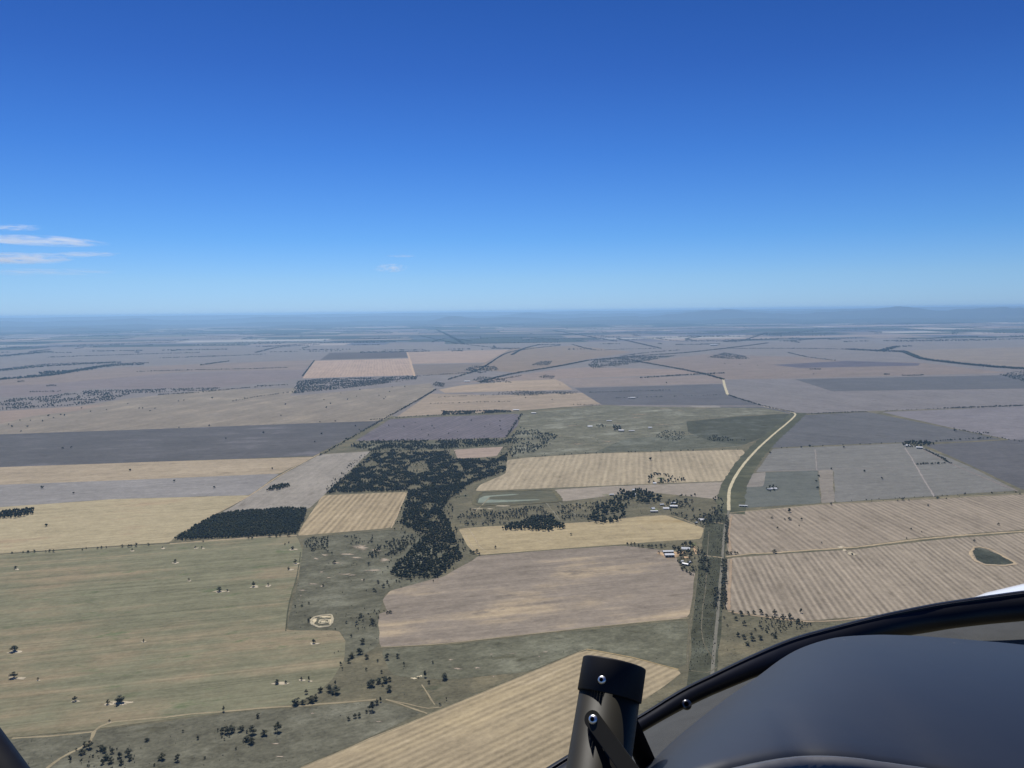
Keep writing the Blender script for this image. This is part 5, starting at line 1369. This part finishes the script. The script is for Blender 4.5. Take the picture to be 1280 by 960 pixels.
def screw(name, c, nrm, r, parent, mat=STEEL, base=None):
    """Button-head socket screw standing off a surface, with its dark hexagon socket."""
    nrm = nrm.normalized()
    a = nrm.orthogonal().normalized()
    b = nrm.cross(a)
    prof = [(1.0, 0.0), (1.0, .12), (.93, .32), (.76, .50), (.52, .60), (.46, .61)]
    vs, fs = [], []
    n = 24
    for (rr, hh) in prof:
        for k in range(n):
            t = 2 * math.pi * k / n
            vs.append(c + a * math.cos(t) * rr * r + b * math.sin(t) * rr * r + nrm * hh * r)
    for i in range(len(prof) - 1):
        for k in range(n):
            fs.append((i * n + k, i * n + (k + 1) % n, (i + 1) * n + (k + 1) % n, (i + 1) * n + k))
    base = base or plane.location
    head = mesh_obj(name, [v - base for v in vs], fs, mat, parent, True)
    vs, fs = [], []
    for dz, rr in ((.61, .46), (.2, .40)):
        for k in range(6):
            t = 2 * math.pi * k / 6
            vs.append(c + a * math.cos(t) * rr * r + b * math.sin(t) * rr * r + nrm * dz * r)
    for k in range(6):
        fs.append((k, (k + 1) % 6, 6 + (k + 1) % 6, 6 + k))
    fs.append((6, 7, 8, 9, 10, 11))
    return head, ([v - base for v in vs], fs)


sc_c = P(858, 881, .775)
hd, (sv, sf) = screw("screw", sc_c, EYE - sc_c + Vector((0, 0, .25)), .0052, frame, plain_mat("dull_screw", (.12, .12, .125), .3, 1.0, vscale=200))
# the socket is part of the same small head
def join_into(o, vs, fs, mat):
    me = o.data
    bm = bmesh.new()
    bm.from_mesh(me)
    me.materials.append(mat)
    idx = len(me.materials) - 1
    nv = [bm.verts.new(v) for v in vs]
    for f in fs:
        ff = bm.faces.new([nv[i] for i in f])
        ff.material_index = idx
    bm.to_mesh(me)
    bm.free()


join_into(hd, sv, sf, BLACKM)

# dashboard hood: silhouette curve, then the surface rolling towards us and down to its lip
sil = [(700, 1075), (760, 1010), (812, 957), (845, 925), (880, 896), (917, 868), (950, 845), (978, 824), (1005, 809), (1040, 798), (1072, 794.5), (1110, 793.5), (1150, 795), (1210, 799.5), (1280, 806), (1380, 820), (1500, 845), (1650, 890), (1800, 950), (1950, 1040), (2080, 1160)]
sd = [.50, .54, .58, .61, .65, .69, .73, .77, .80, .83, .845, .85, .85, .84, .82, .78, .74, .68, .62, .56]
lip = [(745, 1075), (790, 1020), (835, 975), (868, 962), (900, 953), (925, 947), (950, 942), (975, 938), (1000, 936), (1030, 936), (1065, 939), (1100, 944), (1150, 951), (1210, 961), (1290, 975), (1400, 1000), (1520, 1035), (1640, 1085), (1750, 1145), (1850, 1215), (1930, 1290)]
ld = [.46, .48, .49, .495, .50, .505, .51, .515, .52, .52, .52, .52, .52, .515, .51, .50, .49, .48, .465, .455, .45]
NS = 100
S = smooth_curve([P(*q, d) for q, d in zip(sil, sd)], NS)
Lp = smooth_curve([P(*q, d) for q, d in zip(lip, ld)], NS)
rows = []
UPV = Vector((0, 0, 1))
for k in range(10):                                          # far side, rolling away and down
    t = (1 - k / 10) ** 1.5 * 1.5
    rows.append([p + Vector((0, 1, 0)) * (.05 * math.sin(t)) - UPV * (.022 * math.sin(t) + .09 * (1 - math.cos(t))) for p in S])
for k in range(33):
    t = (k / 32) ** 1.7
    bul = 4 * t * (1 - t)
    rows.append([a.lerp(b, t) + UPV * (.048 * (a - b).length * bul) for a, b in zip(S, Lp)])
for k in range(1, 7):                                        # lip rolling down
    t = k / 6 * 1.5
    rows.append([b + Vector((0, -1, 0)) * (.016 * math.sin(t)) - UPV * (.022 * (1 - math.cos(t)) + .012 * k / 6 * (k > 4)) for b in Lp])
nt_ = DASH.node_tree
pb_ = next(n for n in nt_.nodes if n.type == "BSDF_PRINCIPLED")
src = pb_.inputs["Base Color"].links[0].from_socket
tc_ = nt_.nodes.new("ShaderNodeTexCoord")
vo = nt_.nodes.new("ShaderNodeTexVoronoi")
vo.inputs["Scale"].default_value = 42
vo.inputs["Randomness"].default_value = 1.0
nt_.links.new(tc_.outputs["Object"], vo.inputs["Vector"])
spk = math_node(nt_, "SUBTRACT", 1.0, ramp(nt_, vo.outputs["Distance"], 0.03, 0.075))
keep_ = ramp(nt_, noise_node(nt_, tc_.outputs["Object"], 9, 2), 0.54, 0.60)
dust = ramp(nt_, noise_node(nt_, tc_.outputs["Object"], 5.5, 5, 0.7), 0.45, 0.8)
c_ = mixc(nt_, math_node(nt_, "MULTIPLY", dust, 0.03), src, (0.16, 0.15, 0.14))
c_ = mixc(nt_, math_node(nt_, "MULTIPLY", spk, math_node(nt_, "MULTIPLY", keep_, 0.75)), c_, (0.34, 0.33, 0.31))
nt_.links.new(c_, pb_.inputs["Base Color"])
for k in range(1, 6):                                        # panel face below the lip
    rows.append([b + Vector((0, .02 * k, -.05 * k)) for b in rows[-k]])
part("dashboard_hood", *loft(rows), DASH)
# brushed trim under the lip
mid = [b + Vector((0, -.0105, 0)) - UPV * .0045 for b in smooth_curve(Lp[int(9 * 100 / 70 * .62):], 100)]
rows = []
for k in range(9):
    t = 2 * math.pi * k / 8
    rows.append([p + Vector((0, -.007 * math.cos(t) - .004, 0)) + UPV * (.0075 * math.sin(t)) for p in mid])
part("trim_rail", *loft(rows), METAL)

# grey felt deck between the canopy frame and the hood
far_r = smooth_curve([P((a[0] + b[0]) / 2, (a[1] + b[1]) / 2 + 2, d * 1.45) for a, b, d in zip(upx, lpx, dep)], NS)
near_r = smooth_curve([P(q[0] + 16, q[1] + 28, d * 1.42) for q, d in zip(sil, sd)], NS)
rows = [[a.lerp(b, k / 8) + UPV * (.01 * math.sin(k / 8 * math.pi)) for a, b in zip(far_r, near_r)] for k in range(9)]
part("deck", *loft(rows), DECK)

# white nose outside, seen over the frame at the right
nose_top = [(1190, 757), (1226, 743), (1250, 736), (1280, 729.5), (1340, 719), (1420, 710), (1520, 704), (1800, 700), (2150, 730), (2500, 830)]
A = smooth_curve([P(*q, 1.25) for q in nose_top], 30)
B = smooth_curve([P(q[0] + 6, q[1] + 24, 1.16) for q in nose_top], 30)
rows = [[a + Vector((0, .03, -.04)) for a in A], [a + Vector((0, .012, -.008)) for a in A]] + [[a.lerp(b, t / 6) + Vector((0, -.0, .006 * math.sin(t / 6 * 3.1))) for a, b in zip(A, B)] for t in range(7)]
part("nose_cowling", *loft(rows), WHITE)

# door post crossing the bottom left corner
ea, eb = P(-90, 790, .55), P(95, 1034, .50)
dr = (eb - ea).normalized()
ln = (ea - EYE).normalized()
sd_ = dr.cross(ln).normalized()
if (P(-40, 960, .53) - ea).dot(sd_) < 0:
    sd_ = -sd_
n = 14
rows = []
for k in range(15):
    t = 2 * math.pi * k / 14
    off = sd_ * (.030 - .030 * math.cos(t)) + ln * (.018 * math.sin(t))
    rows.append([ea.lerp(eb, j / 8) + off + sd_ * (.006 * (j / 8 - .5) ** 2) for j in range(9)])
part("door_post", *loft(rows), BLACK)

# ---- the stub of tube bolted in front of the frame
tube_b = P(730, 1075, .512)
tube_t = P(768, 828.5, .565)
post = empty("tube_post", tube_b)
tag(post, "olive metal tube post with black end cap and two bright screws", "tube")
ax = (tube_t - tube_b)
TL = ax.length
ax.normalize()
vw = (EYE - tube_t).normalized()
e1 = (vw - ax * vw.dot(ax)).normalized()                     # towards us
e2 = ax.cross(e1).normalized()
if e2.dot(Rv) < 0:
    e2 = -e2
RT_ = 39.0 / FPX * .556


def lathe(name, prof, mat, parent, n=64, base=None):
    vs, fs = [], []
    base = base or tube_b
    for (r, z) in prof:
        for k in range(n):
            t = 2 * math.pi * k / n
            vs.append(tube_b + ax * z + (e1 * math.cos(t) + e2 * math.sin(t)) * r - base)
    for i in range(len(prof) - 1):
        for k in range(n):
            fs.append((i * n + k, i * n + (k + 1) % n, (i + 1) * n + (k + 1) % n, (i + 1) * n + k))
    fs.append(tuple(range((len(prof) - 1) * n, len(prof) * n)))
    o = mesh_obj(name, vs, fs, mat, parent, True)
    me = o.data
    for p in me.polygons:
        if len(p.vertices) > 4:
            p.use_smooth = False
    return o


capz = TL - .0235
lathe("tube", [(RT_ * .97, -.16), (RT_ * .97, capz + .004)], OLIVE, post)
lathe("end_cap", [(RT_ * .97, capz), (RT_ * 1.02, capz), (RT_ * 1.03, capz + .0006), (RT_ * 1.03, TL - .0012), (RT_ * 1.015, TL - .0003), (RT_ * .99, TL), (RT_ * .5, TL + .0004)], CAPM, post)


def on_tube(u, v, r):
    """Point of the tube's near side seen along a pixel's line of sight."""
    d = ray(u, v).normalized()
    o_ = EYE - tube_b
    dp = d - ax * d.dot(ax)
    op = o_ - ax * o_.dot(ax)
    a_, b_, c_ = dp.dot(dp), 2 * dp.dot(op), op.dot(op) - r * r
    disc = max(0, b_ * b_ - 4 * a_ * c_)
    t = (-b_ - math.sqrt(disc)) / (2 * a_)
    p = EYE + d * t
    w = p - tube_b
    return p, (w - ax * w.dot(ax)).normalized()


for (u, v, r, rr) in ((752.5, 850, RT_ * 1.03, .0030), (741.5, 899.5, RT_ * 1.12, .0033)):
    c, nn = on_tube(u, v, r)
    hd, (sv, sf) = screw("screw", c, nn, rr, post, STEEL, tube_b)
    join_into(hd, sv, sf, BLACKM)
# flat strut hanging from the lower screw, bent away to the lower right
c0, n0 = on_tube(741.5, 899.5, RT_ * 1.0)
c1 = P(806, 988, (c0 - EYE).dot(Fv) - .045)
dd = (c1 - c0).normalized()
nn = (n0 - dd * n0.dot(dd)).normalized()
ss = dd.cross(nn).normalized()
hw_ = .0058
bm = bmesh.new()
prof = []
for k in range(13):
    t = math.pi / 2 + math.pi * k / 12
    prof.append(c0 + dd * math.cos(t) * hw_ + ss * math.sin(t) * hw_)
prof += [c0 + dd * (c1 - c0).length - ss * hw_, c0 + dd * (c1 - c0).length + ss * hw_]
fr = [bm.verts.new(p + nn * .0025 - tube_b) for p in prof]
bk = [bm.verts.new(p + nn * .0004 - tube_b) for p in prof]
bm.faces.new(fr)
bm.faces.new(bk[::-1])
for k in range(len(prof)):
    bm.faces.new((fr[k], bk[k], bk[(k + 1) % len(prof)], fr[(k + 1) % len(prof)]))
bmesh.ops.recalc_face_normals(bm, faces=bm.faces)
bmesh.ops.bevel(bm, geom=[e for e in bm.edges if e.calc_face_angle(0) > 1.0], offset=.0005, segments=2, affect="EDGES")
bm_obj("strut", bm, OLIVE, post)
# shade beside the strut, laid on the tube as a matt black strip
shade_l = smooth_curve([Vector((x, y_, 0)) for x, y_ in ((735.5, 905), (738, 915), (745, 935), (754, 960), (768, 1000))], 24)
shade_r = smooth_curve([Vector((x, y_, 0)) for x, y_ in ((738.5, 903), (743.5, 911), (753, 935), (766, 962), (786, 1000))], 24)
rows = [[on_tube(*a.lerp(b, k / 5).xy, RT_ * .978)[0] - tube_b for k in range(6)] for a, b in zip(shade_l, shade_r)]
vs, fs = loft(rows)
mesh_obj("strut_shade", vs, fs, BLACKM, post)
# black brace leaning behind the tube
b0, b1 = P(786, 905, .585), P(822, 985, .60)
bd = (b1 - b0).normalized()
bl = (b0 - EYE).normalized()
bs = bd.cross(bl).normalized()
rows = []
for k in range(9):
    t = 2 * math.pi * k / 8
    rows.append([q - tube_b + bs * (.0075 * math.cos(t)) + bl * (.004 * math.sin(t)) for q in (b0, b0.lerp(b1, .5), b1)])
v_, f_ = loft(rows)
mesh_obj("brace", v_, f_, BLACKM, post, True)

# ------------------------------------------------------------------ clouds
def cloud(u, v, wpx, hpx, D, dens, label, tilt=0.0, seed=0.0):
    c = EYE + ray(u, v).normalized() * D
    wx, hz = wpx * D / FPX / 2, hpx * D / FPX / 2
    bm = bmesh.new()
    bmesh.ops.create_icosphere(bm, subdivisions=3, radius=1.0)
    m, nt, out = new_mat("cirrus_%d" % int(seed * 10))
    tc = nt.nodes.new("ShaderNodeTexCoord")
    ln_ = nt.nodes.new("ShaderNodeVectorMath")
    ln_.operation = "LENGTH"
    nt.links.new(tc.outputs["Object"], ln_.inputs[0])
    mp = nt.nodes.new("ShaderNodeMapping")
    mp.inputs["Scale"].default_value = (1.5, 0.8, 0.8)
    mp.inputs["Location"].default_value = (seed * 3.1, seed * 1.7, seed)
    nt.links.new(tc.outputs["Object"], mp.inputs["Vector"])
    f = ramp(nt, noise_node(nt, mp.outputs[0], 2.2, 5, 0.62), 0.42, 0.74)
    fall = math_node(nt, "POWER", math_node(nt, "MAXIMUM", math_node(nt, "SUBTRACT", 1.0, ln_.outputs["Value"]), 0.0), 0.8)
    d_ = math_node(nt, "MULTIPLY", math_node(nt, "MULTIPLY", f, fall), dens)
    pv = nt.nodes.new("ShaderNodeVolumePrincipled")
    pv.inputs["Color"].default_value = (.82, .91, 1.0, 1)
    pv.inputs["Anisotropy"].default_value = 0.45
    nt.links.new(d_, pv.inputs["Density"])
    nt.links.new(pv.outputs[0], out.inputs["Volume"])
    o = bm_obj("cloud", bm, m)
    o.location = c
    o.scale = (wx, wx * .6, hz)
    o.rotation_euler = (0, tilt, 0)
    return tag(o, label, "cloud", "wispy clouds low in the sky")


cloud(18, 284.5, 62, 7, 30000, .0050, "topmost short white wisp at the left edge", 0.0, .3)
cloud(48, 301, 150, 11, 30000, .0058, "long white wisp under the topmost one at the left", 0.04, 1.2)
cloud(22, 323, 120, 13, 30000, .0062, "brightest thick wisp low at the left edge", 0.0, 2.4)
cloud(104, 318, 84, 6, 31000, .0040, "thin tapering wisp right of the brightest one", -.02, 3.5)
cloud(60, 340, 150, 8, 33000, .0009, "faint broad veil under the left wisps", 0, 4.6)
cloud(488, 335, 46, 12, 30000, .0044, "small faint wisp left of centre above the horizon", 0.0, 5.7)
cloud(502, 320, 40, 4, 31000, .0030, "tiny faint streak above the small central wisp", 0.0, 6.8)

# ------------------------------------------------------------------ air
hz = bmesh.new()
bmesh.ops.create_cube(hz, size=1.0)
hm, nt, out = new_mat("thin_haze")
pv = nt.nodes.new("ShaderNodeVolumePrincipled")
pv.inputs["Color"].default_value = (0.43, 0.72, 1.0, 1)
pv.inputs["Density"].default_value = SIG
pv.inputs["Anisotropy"].default_value = 0.4
nt.links.new(pv.outputs[0], out.inputs["Volume"])
ho = bm_obj("haze", hz, hm)
ho.scale = (190000, 103000, 720)
ho.location = (0, 95000 - 51500, 717 - 720 / 2)
tag(ho, "thin blue haze over the plain", "haze", None, "stuff")

# ------------------------------------------------------------------ light
SUN_EL, SUN_AZ = R(57), R(-18)
world = bpy.data.worlds.new("World")
scene.world = world
world.use_nodes = True
nt = world.node_tree
nt.nodes.clear()
out = nt.nodes.new("ShaderNodeOutputWorld")
bg = nt.nodes.new("ShaderNodeBackground")
sky = nt.nodes.new("ShaderNodeTexSky")
sky.sky_type = "NISHITA"
sky.sun_disc = False
sky.sun_elevation = SUN_EL
sky.sun_rotation = SUN_AZ
sky.altitude = 650
sky.air_density = 1.0
sky.dust_density = 0.3
sky.ozone_density = 1.5
hs = nt.nodes.new("ShaderNodeHueSaturation")
hs.inputs["Saturation"].default_value = 1.0
nt.links.new(sky.outputs[0], hs.inputs["Color"])
# deep clear-air blue: the sky's own colours graded by height above the horizon
SKYT = [(0.0, (247, 240, 210), (166, 203, 238)), (0.0405, (229, 242, 230), (150, 199, 242)), (0.092, (197, 225, 239), (109, 174, 243)), (0.193, (161, 194, 229), (71, 133, 221)),
        (0.287, (143, 175, 217), (53, 105, 194)), (0.368, (134, 164, 207), (43, 91, 175))]
tcw = nt.nodes.new("ShaderNodeTexCoord")
sxyz = nt.nodes.new("ShaderNodeSeparateXYZ")
nt.links.new(tcw.outputs["Generated"], sxyz.inputs[0])
cr = nt.nodes.new("ShaderNodeValToRGB")
cr.color_ramp.interpolation = "LINEAR"
while len(cr.color_ramp.elements) < len(SKYT):
    cr.color_ramp.elements.new(0.9)
for e_, (zz, raw, want) in zip(cr.color_ramp.elements, SKYT):
    e_.position = zz
    e_.color = (*[w_ / r_ for w_, r_ in zip(lin(want), lin(raw))], 1)
nt.links.new(sxyz.outputs["Z"], cr.inputs["Fac"])
nt.links.new(mixc(nt, 1.0, hs.outputs[0], cr.outputs["Color"], "MULTIPLY"), bg.inputs["Color"])
bg.inputs["Strength"].default_value = 0.10
nt.links.new(bg.outputs[0], out.inputs["Surface"])
sun = bpy.data.objects.new("sun", bpy.data.lights.new("sun", "SUN"))
COL.objects.link(sun)
sun.data.energy = 4.8
sun.data.angle = R(0.53)
sun.data.color = (1.0, 0.96, 0.90)
sv = Vector((math.sin(SUN_AZ) * math.cos(SUN_EL), math.cos(SUN_AZ) * math.cos(SUN_EL), math.sin(SUN_EL)))
sun.rotation_euler = sv.to_track_quat("Z", "Y").to_euler()

scene.view_settings.view_transform = "Standard"
scene.view_settings.look = "None"
scene.view_settings.exposure = 0.0
scene.view_settings.gamma = 1.0
scene.view_settings.use_curve_mapping = False
scene.render.engine = "CYCLES"
cy = scene.cycles
cy.use_denoising = True
cy.denoiser = "OPENIMAGEDENOISE"
cy.denoising_input_passes = "RGB_ALBEDO_NORMAL"
cy.denoising_prefilter = "ACCURATE"
cy.max_bounces = 5
cy.diffuse_bounces = 2
cy.volume_bounces = 2
cy.transparent_max_bounces = 16
cy.use_adaptive_sampling = False
